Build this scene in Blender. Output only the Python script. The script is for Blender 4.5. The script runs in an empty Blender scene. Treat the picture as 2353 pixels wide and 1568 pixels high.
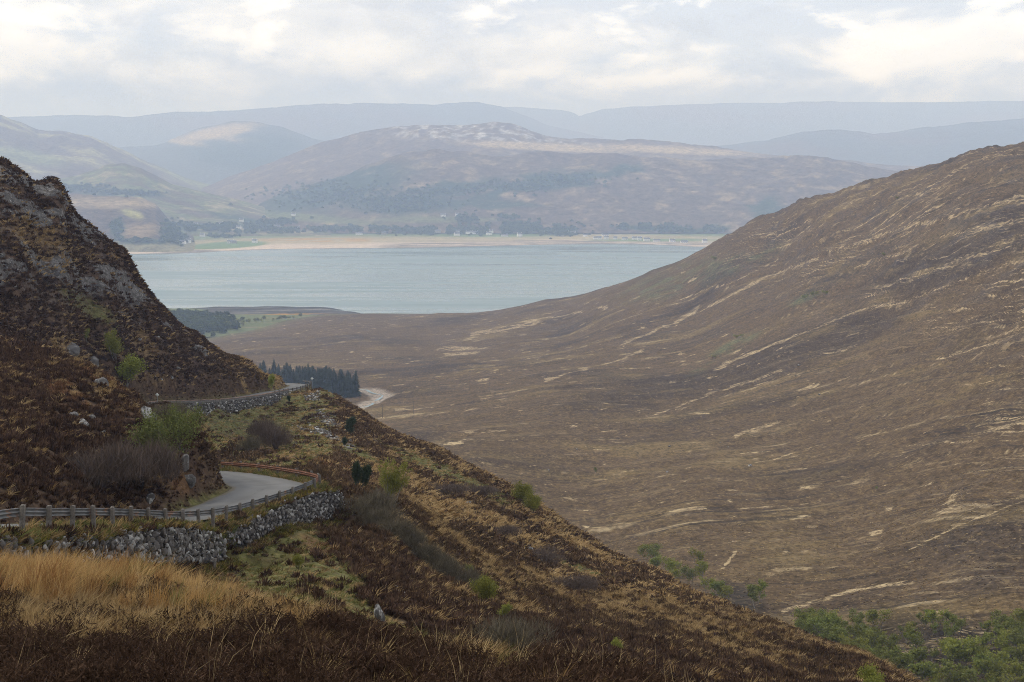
import bpy, math, random
import numpy as np
from mathutils import Vector, Matrix, Euler

# ------------------------------------------------------------------ camera, sky, sun, exposure
SC = bpy.context.scene
COL = SC.collection
CAMZ = 250.0                     # eye height above the loch
W0, H0, F = 2353.0, 1568.0, 3268.0
PITCH = math.atan(384.0 / F)
CP, SP = math.cos(PITCH), math.sin(PITCH)

cam_data = bpy.data.cameras.new('camera')
cam_data.sensor_width = 36.0
cam_data.lens = 36.0 * F / W0
cam_data.clip_start = 0.1
cam_data.clip_end = 60000.0
cam = bpy.data.objects.new('camera', cam_data)
COL.objects.link(cam)
cam.location = (0, 0, CAMZ)
cam.rotation_euler = (math.pi / 2 - PITCH, 0, 0)
SC.camera = cam

SUN_EL, SUN_AZ = math.radians(43), math.radians(-72)   # azimuth clockwise from +Y (straight ahead)
SKY_STRENGTH = 0.07
CLOUD = 1.19
HAZE_DENSITY = 1.22e-4
HAZE_COLOR = (0.56, 0.70, 1.0)

world = bpy.data.worlds.new('World')
SC.world = world
world.use_nodes = True
wt = world.node_tree
wt.nodes.clear()


class NT:
    """small helper that adds and links nodes"""
    def __init__(self, tree):
        self.t = tree

    def n(self, kind, inputs=None, **props):
        node = self.t.nodes.new(kind)
        for k, v in props.items():
            setattr(node, k, v)
        if inputs:
            for k, v in inputs.items():
                sock = node.inputs[k]
                if isinstance(v, bpy.types.NodeSocket):
                    self.t.links.new(v, sock)
                else:
                    sock.default_value = v
        return node

    def math(self, op, a, b=0.0, clamp=False):
        return self.n('ShaderNodeMath', {0: a, 1: b}, operation=op, use_clamp=clamp).outputs[0]

    def vmath(self, op, a, b):
        return self.n('ShaderNodeVectorMath', {0: a, 1: b}, operation=op).outputs[0]

    def mix(self, f, a, b, blend='MIX'):
        m = self.n('ShaderNodeMix', data_type='RGBA', blend_type=blend)
        for i, v in ((0, f), (6, a), (7, b)):
            if isinstance(v, bpy.types.NodeSocket):
                self.t.links.new(v, m.inputs[i])
            else:
                m.inputs[i].default_value = v if i == 0 else (tuple(v) + (1.0,))[:4]
        return m.outputs[2]

    def ramp(self, f, lo, hi):
        return self.n('ShaderNodeMapRange', {'Value': f, 'From Min': lo, 'From Max': hi}, clamp=True,
                      interpolation_type='SMOOTHSTEP').outputs[0]

    def noise(self, vec, scale, detail=4.0, rough=0.55, dist=0.0):
        return self.n('ShaderNodeTexNoise', {'Vector': vec, 'Scale': scale, 'Detail': detail, 'Roughness': rough,
                                             'Distortion': dist}).outputs[0]


def build_world():
    b = NT(wt)
    geo = b.n('ShaderNodeTexCoord')
    d = geo.outputs['Generated']
    sky = b.n('ShaderNodeTexSky', sky_type='NISHITA', sun_disc=False)
    sky.sun_elevation = SUN_EL
    sky.sun_rotation = SUN_AZ
    sky.altitude = 250
    sky.air_density = 1.0
    sky.dust_density = 2.0
    skyc = b.vmath('SCALE', sky.outputs[0], (0, 0, 0))
    skyc.node.inputs['Scale'].default_value = SKY_STRENGTH
    # cloud deck: the direction is projected on a flat layer
    sep = b.n('ShaderNodeSeparateXYZ', {0: d})
    zz = b.math('ADD', b.math('MAXIMUM', sep.outputs[2], 0.0), 0.09)
    px = b.math('DIVIDE', sep.outputs[0], zz)
    py = b.math('DIVIDE', sep.outputs[1], zz)
    pv = b.n('ShaderNodeCombineXYZ', {0: px, 1: py, 2: 0.0}).outputs[0]
    # layered billows: noise on the direction itself, flattened towards the horizon
    def deck(loc, sc, detail, dist):
        mp = b.n('ShaderNodeMapping', {'Vector': d, 'Location': loc, 'Scale': sc}).outputs[0]
        return b.noise(mp, 1.0, detail, 0.55, dist)
    big = deck((1.3, 0.2, 4.1), (3.2, 3.2, 9.0), 5.0, 0.5)
    mid = deck((5.3, 2.2, 1.1), (8.0, 8.0, 20.0), 7.0, 0.4)
    over = b.noise(pv, 0.8, 4.0, 0.5, 0.4)
    mixn = b.math('ADD', b.math('MULTIPLY', big, 0.6), b.math('MULTIPLY', mid, 0.4))
    cover = b.ramp(mixn, 0.42, 0.53)
    shade = b.ramp(b.math('ADD', b.math('MULTIPLY', mid, 0.7), b.math('MULTIPLY', over, 0.3)), 0.38, 0.60)
    grey = b.ramp(b.math('ADD', b.math('MULTIPLY', big, 0.5), b.math('MULTIPLY', over, 0.5)), 0.42, 0.62)
    base = b.mix(grey, (1.10, 1.085, 1.06), (0.70, 0.715, 0.75))
    cloud_c = b.mix(shade, (0.50, 0.545, 0.65), base)
    thin = b.mix(0.85, skyc, (0.64, 0.70, 0.83))
    puff = deck((9.1, 4.4, 2.3), (15.0, 15.0, 34.0), 8.0, 0.3)
    col = b.mix(cover, thin, cloud_c)
    # grey bases and bright tops of the heaps of cloud
    col = b.mix(b.math('MULTIPLY', b.ramp(puff, 0.54, 0.68), 0.5), col, (0.48, 0.51, 0.58))
    col = b.mix(b.math('MULTIPLY', b.math('SUBTRACT', 1.0, b.ramp(puff, 0.34, 0.46)), 0.7), col, (1.22, 1.20, 1.17))
    # low cloud and mist all round the horizon
    lift = b.math('ADD', b.math('MULTIPLY', b.math('SUBTRACT', mid, 0.5), 0.16), b.math('MULTIPLY', b.math('SUBTRACT', puff, 0.5), 0.07))
    low = b.math('SUBTRACT', 1.0, b.ramp(b.math('ADD', sep.outputs[2], lift), 0.040, 0.085))
    col = b.mix(b.math('MULTIPLY', low, 0.92), col, (0.36, 0.42, 0.56))
    col = b.vmath('SCALE', col, (0, 0, 0))
    col.node.inputs['Scale'].default_value = CLOUD
    bg = b.n('ShaderNodeBackground', {'Color': col, 'Strength': 1.0})
    out = b.n('ShaderNodeOutputWorld')
    wt.links.new(bg.outputs[0], out.inputs['Surface'])


build_world()
sun_data = bpy.data.lights.new('sun', 'SUN')
sun_data.energy = 1.5
sun_data.angle = math.radians(14)
sun_data.color = (1.0, 0.95, 0.87)
sun = bpy.data.objects.new('sun', sun_data)
COL.objects.link(sun)
sdir = Vector((math.sin(SUN_AZ) * math.cos(SUN_EL), math.cos(SUN_AZ) * math.cos(SUN_EL), math.sin(SUN_EL)))
sun.rotation_euler = (-sdir).to_track_quat('-Z', 'Y').to_euler()
sun.location = (0, 0, 2000)

SC.view_settings.view_transform = 'Standard'
SC.view_settings.look = 'None'
SC.view_settings.gamma = 1.0
SC.view_settings.exposure = 0.27
SC.view_settings.use_curve_mapping = False
SC.render.engine = 'CYCLES'
SC.cycles.max_bounces = 12
SC.cycles.diffuse_bounces = 3
SC.cycles.glossy_bounces = 2
SC.cycles.transmission_bounces = 4
SC.cycles.volume_bounces = 8
SC.cycles.transparent_max_bounces = 12
SC.cycles.use_denoising = True
SC.cycles.denoising_prefilter = 'NONE'
SC.cycles.filter_width = 1.0
SC.cycles.sample_clamp_indirect = 4.0


# ------------------------------------------------------------------ helpers
def ray(u, v):
    """pixel of the photograph (2353 wide) -> (x/y, dz/y) of its line of sight"""
    a = (np.asarray(u, float) - 1176.5) / F
    bb = -(np.asarray(v, float) - 784.0) / F
    dy = CP + SP * bb
    return a / dy, (-SP + CP * bb) / dy


def pt(u, v, D):
    a, t = ray(u, v)
    return np.stack([a * D, np.asarray(D, float) + 0 * a, CAMZ + t * D], -1)


def to_pix(x, y, z):
    a = x / y
    t = (z - CAMZ) / y
    bb = (t * CP + SP) / (CP - t * SP)
    dy = CP + SP * bb
    return 1176.5 + F * a * dy, 784.0 - F * bb


def _hash(ix, iy, seed):
    h = (ix.astype(np.int64) * 374761393 + iy.astype(np.int64) * 668265263 + seed * 1442695041) & 0xFFFFFFFF
    h = ((h ^ (h >> 13)) * 1274126177) & 0xFFFFFFFF
    h = ((h ^ (h >> 16)) * 2246822519) & 0xFFFFFFFF
    return (h ^ (h >> 15)).astype(np.float64) / 4294967296.0


def gnoise(x, y, seed=0):
    xi, yi = np.floor(x), np.floor(y)
    fx, fy = x - xi, y - yi
    u = fx * fx * fx * (fx * (fx * 6 - 15) + 10)
    w = fy * fy * fy * (fy * (fy * 6 - 15) + 10)

    def g(dx, dy):
        an = _hash(xi + dx, yi + dy, seed) * 2 * math.pi
        return np.cos(an) * (fx - dx) + np.sin(an) * (fy - dy)
    a = g(0, 0) * (1 - u) + g(1, 0) * u
    c = g(0, 1) * (1 - u) + g(1, 1) * u
    return (a * (1 - w) + c * w) * 1.4


def fbm(x, y, octv=5, seed=0, gain=0.5, lac=2.03, ridged=False):
    s, amp, tot = 0.0, 1.0, 0.0
    for o in range(octv):
        n = gnoise(x, y, seed + o * 17)
        if ridged:
            n = 1 - 2 * np.abs(n)
        s = s + amp * n
        tot += amp
        amp *= gain
        x, y = x * lac + 13.7, y * lac - 7.1
    return s / tot


def worley(x, y, seed=0):
    """F1, F2 and a random number of the nearest cell"""
    xi, yi = np.floor(x), np.floor(y)
    f1 = np.full(x.shape, 9.0)
    f2 = np.full(x.shape, 9.0)
    cid = np.zeros(x.shape)
    for dx in (-1, 0, 1):
        for dy in (-1, 0, 1):
            cx, cy = xi + dx, yi + dy
            d = np.hypot(cx + _hash(cx, cy, seed) - x, cy + _hash(cx, cy, seed + 5) - y)
            r = _hash(cx, cy, seed + 9)
            near = d < f1
            f2 = np.where(near, f1, np.minimum(f2, d))
            cid = np.where(near, r, cid)
            f1 = np.where(near, d, f1)
    return f1, f2, cid


def sstep(x, a, b):
    t = np.clip((x - a) / (b - a), 0, 1)
    return t * t * (3 - 2 * t)


class TPS:
    def __init__(self, P, val, lam=1e-4):
        P = np.asarray(P, float)
        n = len(P)
        K = self._k(np.linalg.norm(P[:, None] - P[None], axis=-1)) + lam * np.eye(n)
        Q = np.hstack([np.ones((n, 1)), P])
        A = np.zeros((n + 3, n + 3))
        A[:n, :n], A[:n, n:], A[n:, :n] = K, Q, Q.T
        self.w = np.linalg.solve(A, np.concatenate([val, np.zeros(3)]))
        self.P = P

    @staticmethod
    def _k(r):
        return r * r * np.log(r + 1e-9)

    def __call__(self, X, Y):
        out = self.w[-3] + self.w[-2] * X + self.w[-1] * Y
        for (px, py), w in zip(self.P, self.w[:-3]):
            r2 = (X - px) ** 2 + (Y - py) ** 2
            out = out + w * 0.5 * r2 * np.log(r2 + 1e-18)
        return out


def mesh_np(name, V, Fc, mats=None, smooth=False):
    V = np.asarray(V, np.float32)
    Fc = np.asarray(Fc, np.int32)
    me = bpy.data.meshes.new(name)
    n, k = Fc.shape
    me.vertices.add(len(V))
    me.vertices.foreach_set('co', V.ravel())
    me.loops.add(n * k)
    me.loops.foreach_set('vertex_index', Fc.ravel())
    me.polygons.add(n)
    me.polygons.foreach_set('loop_start', np.arange(0, n * k, k, dtype=np.int32))
    if smooth:
        me.polygons.foreach_set('use_smooth', np.ones(n, bool))
    me.update(calc_edges=True)
    if mats is not None:
        for m in (mats if isinstance(mats, (list, tuple)) else [mats]):
            me.materials.append(m)
    return me


def grid_faces(nr, nc):
    i = np.arange(nr * nc).reshape(nr, nc)
    return np.stack([i[:-1, :-1], i[:-1, 1:], i[1:, 1:], i[1:, :-1]], -1).reshape(-1, 4)


def vcol(me, name, C):
    C = np.asarray(C, np.float32)
    if C.shape[1] == 3:
        C = np.hstack([C, np.ones((len(C), 1), np.float32)])
    a = me.attributes.new(name, 'FLOAT_COLOR', 'POINT')
    a.data.foreach_set('color', C.ravel())


def link(name, me, parent=None, loc=None, rot=None, scale=None, **props):
    o = bpy.data.objects.new(name, me)
    COL.objects.link(o)
    if parent is not None:
        o.parent = parent
    if loc is not None:
        o.location = [float(c) for c in loc]
    if rot is not None:
        o.rotation_euler = [float(c) for c in rot]
    if scale is not None:
        o.scale = (scale,) * 3 if np.isscalar(scale) else [float(c) for c in scale]
    for k, v in props.items():
        o[k] = v
    return o


def thing(name, label, category, loc=(0, 0, 0), rot=(0, 0, 0), scale=1.0, group=None, me=None):
    o = link(name, me, None, loc, rot, scale, label=label, category=category)
    if group:
        o['group'] = group
    return o


class Geo:
    """collects triangles and quads (quads stored as two triangles)"""
    def __init__(self):
        self.V, self.T, self.n = [], [], 0

    def add(self, V, T):
        V = np.asarray(V, float)
        T = np.asarray(T, int)
        self.V.append(V)
        self.T.append(T + self.n)
        self.n += len(V)

    def quads(self, V, Q):
        Q = np.asarray(Q, int)
        self.add(V, np.vstack([Q[:, [0, 1, 2]], Q[:, [0, 2, 3]]]))

    def box(self, c, s, R=None):
        sx, sy, sz = [q / 2 for q in s]
        V = np.array([[x, y, z] for x in (-sx, sx) for y in (-sy, sy) for z in (-sz, sz)], float)
        if R is not None:
            V = V @ np.asarray(R).T
        self.quads(V + np.asarray(c), [[0, 1, 3, 2], [4, 6, 7, 5], [0, 4, 5, 1], [2, 3, 7, 6], [0, 2, 6, 4], [1, 5, 7, 3]])

    def tube(self, P, R, k=5):
        P = np.asarray(P, float)
        n = len(P)
        d = np.gradient(P, axis=0)
        d /= np.linalg.norm(d, axis=1)[:, None] + 1e-9
        ref = np.where(np.abs(d[:, 2:3]) > 0.9, np.array([[1.0, 0, 0]]), np.array([[0, 0, 1.0]]))
        s = np.cross(d, ref)
        s /= np.linalg.norm(s, axis=1)[:, None] + 1e-9
        t = np.cross(d, s)
        an = np.arange(k) / k * 2 * math.pi
        V = P[:, None] + np.asarray(R, float).reshape(-1, 1, 1) * (s[:, None] * np.cos(an)[None, :, None] + t[:, None] * np.sin(an)[None, :, None])
        Q = []
        for i in range(n - 1):
            for j in range(k):
                Q.append([i * k + j, i * k + (j + 1) % k, (i + 1) * k + (j + 1) % k, (i + 1) * k + j])
        self.quads(V.reshape(-1, 3), Q)

    def mesh(self, name, mat=None, smooth=False):
        return mesh_np(name, np.vstack(self.V), np.vstack(self.T), mat, smooth)


def ribbons(base, tip, width, seed=0, bend=None, mid=0.55):
    """tapering two-segment blades: arrays base(N,3), tip(N,3), width(N); returns V,T"""
    r = np.random.default_rng(seed)
    n = len(base)
    d = tip - base
    side = np.cross(d, r.normal(size=(n, 3)))
    side /= np.linalg.norm(side, axis=1)[:, None] + 1e-9
    side *= np.asarray(width).reshape(-1, 1) * 0.5
    m = base + d * mid
    if bend is not None:
        m = m + bend
    V = np.stack([base - side, base + side, m - side * .8, m + side * .8, tip], 1).reshape(-1, 3)
    o = np.arange(n)[:, None] * 5
    T = np.vstack([o + [[0, 1, 3]], o + [[0, 3, 2]], o + [[2, 3, 4]]])
    return V, T


# ------------------------------------------------------------------ materials
MATS = {}


def new_mat(name):
    m = bpy.data.materials.new(name)
    m.use_nodes = True
    m.node_tree.nodes.clear()
    b = NT(m.node_tree)
    out = b.n('ShaderNodeOutputMaterial')
    MATS[name] = m
    return m, b, out


def finish(m, b, out, col, rough=0.9, bump=None, bump_d=0.05, bump_s=1.0, spec=0.2, metal=0.0, transl=0.0):
    p = b.n('ShaderNodeBsdfPrincipled', {'Roughness': rough, 'Metallic': metal, 'Specular IOR Level': spec})
    if isinstance(col, bpy.types.NodeSocket):
        m.node_tree.links.new(col, p.inputs['Base Color'])
    else:
        p.inputs['Base Color'].default_value = tuple(col) + (1,)
    if bump is not None:
        bn = b.n('ShaderNodeBump', {'Height': bump, 'Distance': bump_d, 'Strength': bump_s})
        m.node_tree.links.new(bn.outputs[0], p.inputs['Normal'])
    surf = p.outputs[0]
    if transl > 0:
        tr = b.n('ShaderNodeBsdfTranslucent')
        if isinstance(col, bpy.types.NodeSocket):
            m.node_tree.links.new(col, tr.inputs[0])
        else:
            tr.inputs[0].default_value = tuple(col) + (1,)
        surf = b.n('ShaderNodeMixShader', {0: transl, 1: surf, 2: tr.outputs[0]}).outputs[0]
    m.node_tree.links.new(surf, out.inputs['Surface'])
    return m


def mat_tint(name, transl=0.15, var=0.45):
    """plants scattered as stuff: colour from the plant's own attribute, a different tone for each blade"""
    m, b, out = new_mat(name)
    at = b.n('ShaderNodeAttribute', attribute_type='INSTANCER', attribute_name='tint')
    rnd = b.n('ShaderNodeNewGeometry').outputs['Random Per Island']
    k = b.math('ADD', b.math('MULTIPLY', rnd, 2 * var), 1 - var)
    c = b.vmath('SCALE', at.outputs['Color'], (0, 0, 0))
    m.node_tree.links.new(k, c.node.inputs['Scale'])
    return finish(m, b, out, c, 0.9, transl=transl, spec=0.03)


def mat_leaf(name, ca, cb, transl=0.3, cc=None):
    m, b, out = new_mat(name)
    g = b.n('ShaderNodeNewGeometry')
    oi = b.n('ShaderNodeObjectInfo')
    c = b.mix(g.outputs['Random Per Island'], ca, cb)
    if cc is not None:
        c = b.mix(b.math('MULTIPLY', oi.outputs['Random'], 0.7), c, cc)
    return finish(m, b, out, c, 0.7, transl=transl, spec=0.2)


def mat_plain(name, ca, cb, scale=3.0, rough=0.85, bump=0.0, cc=None, detail=5.0, lo=0.35, hi=0.65, spec=0.2):
    m, b, out = new_mat(name)
    tc = b.n('ShaderNodeTexCoord').outputs['Object']
    f = b.ramp(b.noise(tc, scale, detail, 0.6), lo, hi)
    c = b.mix(f, ca, cb)
    if cc is not None:
        c = b.mix(b.ramp(b.noise(tc, scale * 2.7, detail, 0.65, 0.5), 0.56, 0.64), c, cc)
    bp = b.noise(tc, scale * 3, 4) if bump else None
    return finish(m, b, out, c, rough, bp, bump, 0.8, spec)
# ------------------------------------------------------------------ terrain: control points (pixel, distance) -> height field
KA = 7.0


def make_surface(ctrl, a_lim, yv, nc, lam=2e-4):
    c = np.array(ctrl, float)
    a, t = ray(c[:, 0], c[:, 1])
    tps = TPS(np.stack([a * KA, np.log(c[:, 2])], 1), t, lam)
    av = np.linspace(-a_lim, a_lim, nc)
    A, Y = np.meshgrid(av, yv)
    Tt = tps(A * KA, np.log(Y))
    return av, yv, A * Y, Y, CAMZ + Tt * Y


class Field:
    def __init__(self, av, yv, Z):
        self.av, self.yv, self.Z = av, yv, Z
        self.ly, self.ri = np.log(yv), np.arange(len(yv))

    def _ij(self, x, y):
        a = np.clip((x / y - self.av[0]) / (self.av[-1] - self.av[0]) * (len(self.av) - 1), 0, len(self.av) - 1.001)
        r = np.clip(np.interp(np.log(y), self.ly, self.ri), 0, len(self.yv) - 1.001)
        return a, r

    def sample(self, M, x, y):
        a, r = self._ij(np.asarray(x, float), np.asarray(y, float))
        i, j = r.astype(int), a.astype(int)
        fi, fj = r - i, a - j
        return (M[i, j] * (1 - fi) * (1 - fj) + M[i, j + 1] * (1 - fi) * fj + M[i + 1, j] * fi * (1 - fj) + M[i + 1, j + 1] * fi * fj)

    def z(self, x, y):
        return self.sample(self.Z, x, y)

    def hit(self, u, v, dmin=None):
        """first point of the ground on the line of sight of a pixel"""
        a, t = ray(u, v)
        yy = self.yv if dmin is None else self.yv[self.yv >= dmin]
        yy = np.exp(np.linspace(math.log(yy[0]), math.log(yy[-1]), 2500))
        below = self.z(a * yy, yy) >= CAMZ + t * yy
        if not below.any():
            return None
        k = int(np.argmax(below))
        y = yy[k]
        return np.array([a * y, y, float(self.z(np.array([a * y]), np.array([y]))[0])])


NEAR_SIL = [(0, 380, 225), (60, 420, 232), (140, 440, 240), (230, 550, 252), (290, 600, 258), (330, 660, 264), (380, 712, 270),
            (450, 765, 276), (560, 828, 284), (640, 872, 290), (740, 895, 290), (830, 950, 278), (1000, 1032, 256), (1150, 1122, 236),
            (1250, 1182, 220), (1350, 1242, 202), (1500, 1322, 178), (1650, 1392, 156), (1800, 1442, 138), (1980, 1512, 118), (2080, 1570, 105)]
NEAR = [
    # under the camera and the foreground brow
    (-600, 2400, 3), (300, 2400, 3), (1176, 2400, 3), (2000, 2500, 3), (2900, 2600, 3),
    (0, 1750, 9), (600, 1760, 9), (1200, 1770, 9), (1800, 1800, 9), (2400, 1850, 9),
    (0, 1560, 15), (400, 1560, 15), (800, 1565, 15), (1200, 1590, 15), (1500, 1640, 15), (1900, 1720, 15),
    (0, 1440, 21), (300, 1450, 21), (600, 1465, 20), (900, 1500, 19),
    (0, 1345, 30), (150, 1350, 30), (300, 1358, 30), (500, 1390, 27), (620, 1412, 26), (750, 1432, 25), (900, 1480, 23), (1100, 1508, 22), (1300, 1540, 22), (1500, 1580, 21),
    (0, 1335, 38), (300, 1352, 45), (500, 1400, 42), (620, 1450, 40), (750, 1480, 36), (900, 1530, 34), (1100, 1570, 34), (1300, 1590, 34), (1500, 1620, 34),
    (1700, 1660, 24), (1700, 1650, 45), (2000, 1720, 24), (2000, 1650, 60), (2353, 1760, 40), (2353, 1720, 90),
    # foot of the drystone wall and the green slope under it
    (0, 1312, 45), (120, 1305, 50), (250, 1300, 58), (380, 1290, 68), (460, 1287, 74), (510, 1285, 77), (540, 1252, 81), (575, 1239, 84), (626, 1206, 88), (704, 1198, 93), (751, 1187, 96), (795, 1152, 99),
    (500, 1330, 66), (600, 1320, 68), (700, 1400, 50), (650, 1350, 60), (700, 1300, 70), (700, 1220, 86), (800, 1350, 64), (800, 1250, 84), (850, 1290, 80),
    (870, 1430, 56), (1000, 1470, 54), (1000, 1400, 72), (1000, 1320, 90), (900, 1200, 98), (950, 1170, 112), (1000, 1200, 122), (1000, 1120, 170),
    (1100, 1300, 105), (1100, 1200, 150), (1200, 1420, 84), (1200, 1300, 128), (1300, 1400, 100), (1300, 1300, 150), (1200, 1500, 60), (1400, 1500, 70), (1400, 1400, 115),
    (1500, 1550, 62), (1600, 1500, 84), (1600, 1430, 118), (1700, 1520, 88), (1750, 1575, 72), (1900, 1545, 92),
    # slope between the two stretches of road
    (445, 965, 215), (480, 1020, 172), (560, 1045, 152), (620, 1000, 190), (750, 980, 215), (700, 1045, 156), (800, 1050, 168), (850, 1100, 142), (900, 1050, 185),
    (800, 1120, 118), (740, 1092, 112), (640, 1092, 125), (550, 1085, 134), (411, 949, 231), (473, 952, 239), (528, 952, 247), (580, 941, 256), (632, 932, 265), (710, 925, 268), (850, 1000, 222),
    # the knoll inside the bend and the spur left of it
    (530, 1110, 101), (508, 1062, 101), (480, 1015, 101), (445, 990, 101), (400, 1000, 98), (380, 1090, 91), (340, 945, 108), (300, 905, 114), (250, 872, 120), (200, 850, 127), (100, 800, 140), (0, 790, 140),
    (300, 1110, 86), (200, 1000, 92), (200, 1125, 78), (100, 1145, 70), (0, 1150, 64), (100, 1000, 85), (0, 1000, 79), (100, 900, 108), (0, 900, 102), (250, 950, 103), (0, 1195, 61.5), (100, 1190, 67), (200, 1182, 74), (300, 1172, 82),
    # gully behind the spur
    (215, 1000, 170), (261, 1032, 150), (230, 975, 190), (265, 955, 208), (340, 1030, 140), (420, 1040, 130), (380, 1000, 170),
    # crag
    (0, 500, 216), (0, 620, 207), (0, 720, 194), (100, 500, 230), (100, 620, 221), (100, 720, 211), (200, 560, 246), (200, 650, 239), (200, 750, 231), (300, 720, 252), (300, 800, 240),
    (300, 880, 223), (400, 800, 254), (400, 870, 240), (500, 850, 262), (500, 893, 252), (600, 884, 274),
    # outside the frame
    (-600, 1500, 20), (-600, 1290, 40), (-600, 1000, 70), (-600, 700, 110), (-600, 300, 200), (-600, 420, 300), (-300, 1250, 42), (-300, 1130, 52), (-300, 900, 85), (-300, 560, 160), (-300, 250, 215), (-300, 320, 300),
    (2900, 1800, 60), (2900, 1750, 120), (2900, 1680, 250), (2353, 1750, 150), (2353, 1700, 250),
]
for (u, v, D) in NEAR_SIL:
    NEAR += [(u, v, D), (u, v + 45, D * 1.10), (u, v + 160, D * 1.42)]
NEAR += [(740, 1180, 430), (300, 900, 430), (1200, 1420, 430), (1600, 1560, 430), (2000, 1620, 430)]

nav, nyv, NX, NY, NZ = make_surface(NEAR, 0.62, np.concatenate([np.geomspace(1.2, 13, 70), np.geomspace(13.1, 40, 190), np.geomspace(40.1, 130, 330), np.geomspace(130.3, 300, 400), np.geomspace(301, 440, 50)]), 620)
SMOOTHZ = NZ.copy()

# ------------------------------------------------------------------ the road line (outer edge), before the ground is levelled for it
RAIL_TOP = [(41, 1168, 48), (103, 1168, 51), (158, 1168, 54), (207, 1168, 57), (252, 1169, 60), (294, 1170, 63), (336, 1172, 66), (375, 1174, 69), (415, 1175, 72),
            (451, 1174, 75), (484, 1171, 78), (515, 1166, 81), (547, 1160, 84), (577, 1152, 87), (608, 1143, 90), (639, 1133, 92.6), (669, 1123, 95.0), (697, 1112, 97.0), (720, 1102, 99)]
rail_near = np.array([pt(u, v, D) for u, v, D in RAIL_TOP])
rail_near = np.vstack([[[-17.0, 42, rail_near[0, 2] + 1.15], [-16.9, 45, rail_near[0, 2] + 0.6]], rail_near])
rail_far = np.array([pt(u, v, D) for u, v, D in [(731, 1095, 101.2), (729, 1091, 103.0), (712, 1086, 105.6), (677, 1079, 109), (635, 1072.5, 113.4), (592, 1067, 118), (550, 1063.5, 122), (508, 1061, 126)]])
edge_pts = [(-19.5, 18, None), (-17.6, 34, None)] + [tuple(p - np.array([0, 0, 0.72])) for p in np.vstack([rail_near, rail_far])]
z0 = edge_pts[2][2]
edge_pts[0] = (-19.5, 18, z0 + 4.9)
edge_pts[1] = (-17.6, 34, z0 + 1.7)
edge_pts += [(-33, 135, CAMZ - 27.4), (-42, 149, CAMZ - 29.2), (-47.5, 168, CAMZ - 31.4), (-52.5, 188, CAMZ - 33.4), (-55.5, 207, CAMZ - 35.0)]
UP = [(352, 931, 225), (440, 928, 236), (520, 924, 248), (600, 914, 262), (650, 904, 273), (690, 897, 283)]
edge_pts += [tuple(pt(*q)) for q in UP]
edge_pts += [(-43, 300, CAMZ - 44.6), (-51, 314, CAMZ - 46.3), (-64, 324, CAMZ - 47.8), (-82, 330, CAMZ - 49)]


def smooth_line(P, step):
    P = np.asarray(P, float)
    out = []
    Q = np.vstack([2 * P[0] - P[1], P, 2 * P[-1] - P[-2]])
    for i in range(1, len(Q) - 2):
        p0, p1, p2, p3 = Q[i - 1:i + 3]
        n = max(2, int(np.linalg.norm(p2 - p1) / step))
        t = np.linspace(0, 1, n, endpoint=False)[:, None]
        out.append(0.5 * (2 * p1 + (p2 - p0) * t + (2 * p0 - 5 * p1 + 4 * p2 - p3) * t ** 2 + (3 * p1 - p0 - 3 * p2 + p3) * t ** 3))
    return np.vstack(out + [P[-1:]])


def left_of(L):
    d = np.gradient(L[:, :2], axis=0)
    d /= np.linalg.norm(d, axis=1)[:, None]
    return np.stack([-d[:, 1], d[:, 0]], 1)


edge = smooth_line(edge_pts, 0.8)
for _ in range(6):                                   # even out the slope along the road
    edge[1:-1] = (edge[:-2] + 2 * edge[1:-1] + edge[2:]) / 4
nl = left_of(edge)
wide = 1.85 + 0.75 * np.exp(-((edge[:, 1] - 103) / 9.0) ** 2) * (edge[:, 0] > -30)      # half width grows in the bend
OFF = 0.75
road_c = edge.copy()
road_c[:, :2] += nl * (OFF + wide)[:, None]
SPLIT = int(np.argmin(np.hypot(edge[:, 0] + 57, edge[:, 1] - 225)))

# level the ground along the road
sel = np.where((NY.ravel() > 14) & (NY.ravel() < 345) & (NX.ravel() < 0) & (NX.ravel() > -110))[0]
px, py = NX.ravel()[sel], NY.ravel()[sel]
best = np.full(len(sel), 1e9)
bi = np.zeros(len(sel), int)
for k in range(0, len(edge)):
    d = (px - road_c[k, 0]) ** 2 + (py - road_c[k, 1]) ** 2
    m = d < best
    best[m] = d[m]
    bi[m] = k
dist = np.sqrt(best)
side = np.sign((px - road_c[bi, 0]) * nl[bi, 0] + (py - road_c[bi, 1]) * nl[bi, 1])      # +1 uphill (left)
hw = wide[bi]
upper = bi > SPLIT - 4
blend = np.where(side > 0, 1.5, np.where(upper, 0.7, 0.6))
shoulder = np.where(side > 0, 0.35, np.where(upper, 0.8, 1.2))
wgt = 1 - sstep(dist, hw + shoulder, hw + shoulder + blend)
zf = NZ.ravel()
zroad = road_c[bi, 2]
ROADM = np.zeros(NZ.size)
ROADM[sel] = 1 - sstep(dist, hw - 0.2, hw + 0.5)
NEARROAD = np.full(NZ.size, 99.0)
NEARROAD[sel] = (dist - hw) * np.where(side > 0, 1, 1)
ROADSIDE = np.zeros(NZ.size)
ROADSIDE[sel] = side
bumps = np.ones(NZ.size)
bumps[sel] = 1 - wgt * 0.93
zf_sel = zf[sel] * (1 - wgt) + (zroad - 0.05) * wgt
zf[sel] = zf_sel
ROADM, NEARROAD, ROADSIDE, bumps = [q.reshape(NZ.shape) for q in (ROADM, NEARROAD, ROADSIDE, bumps)]

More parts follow.
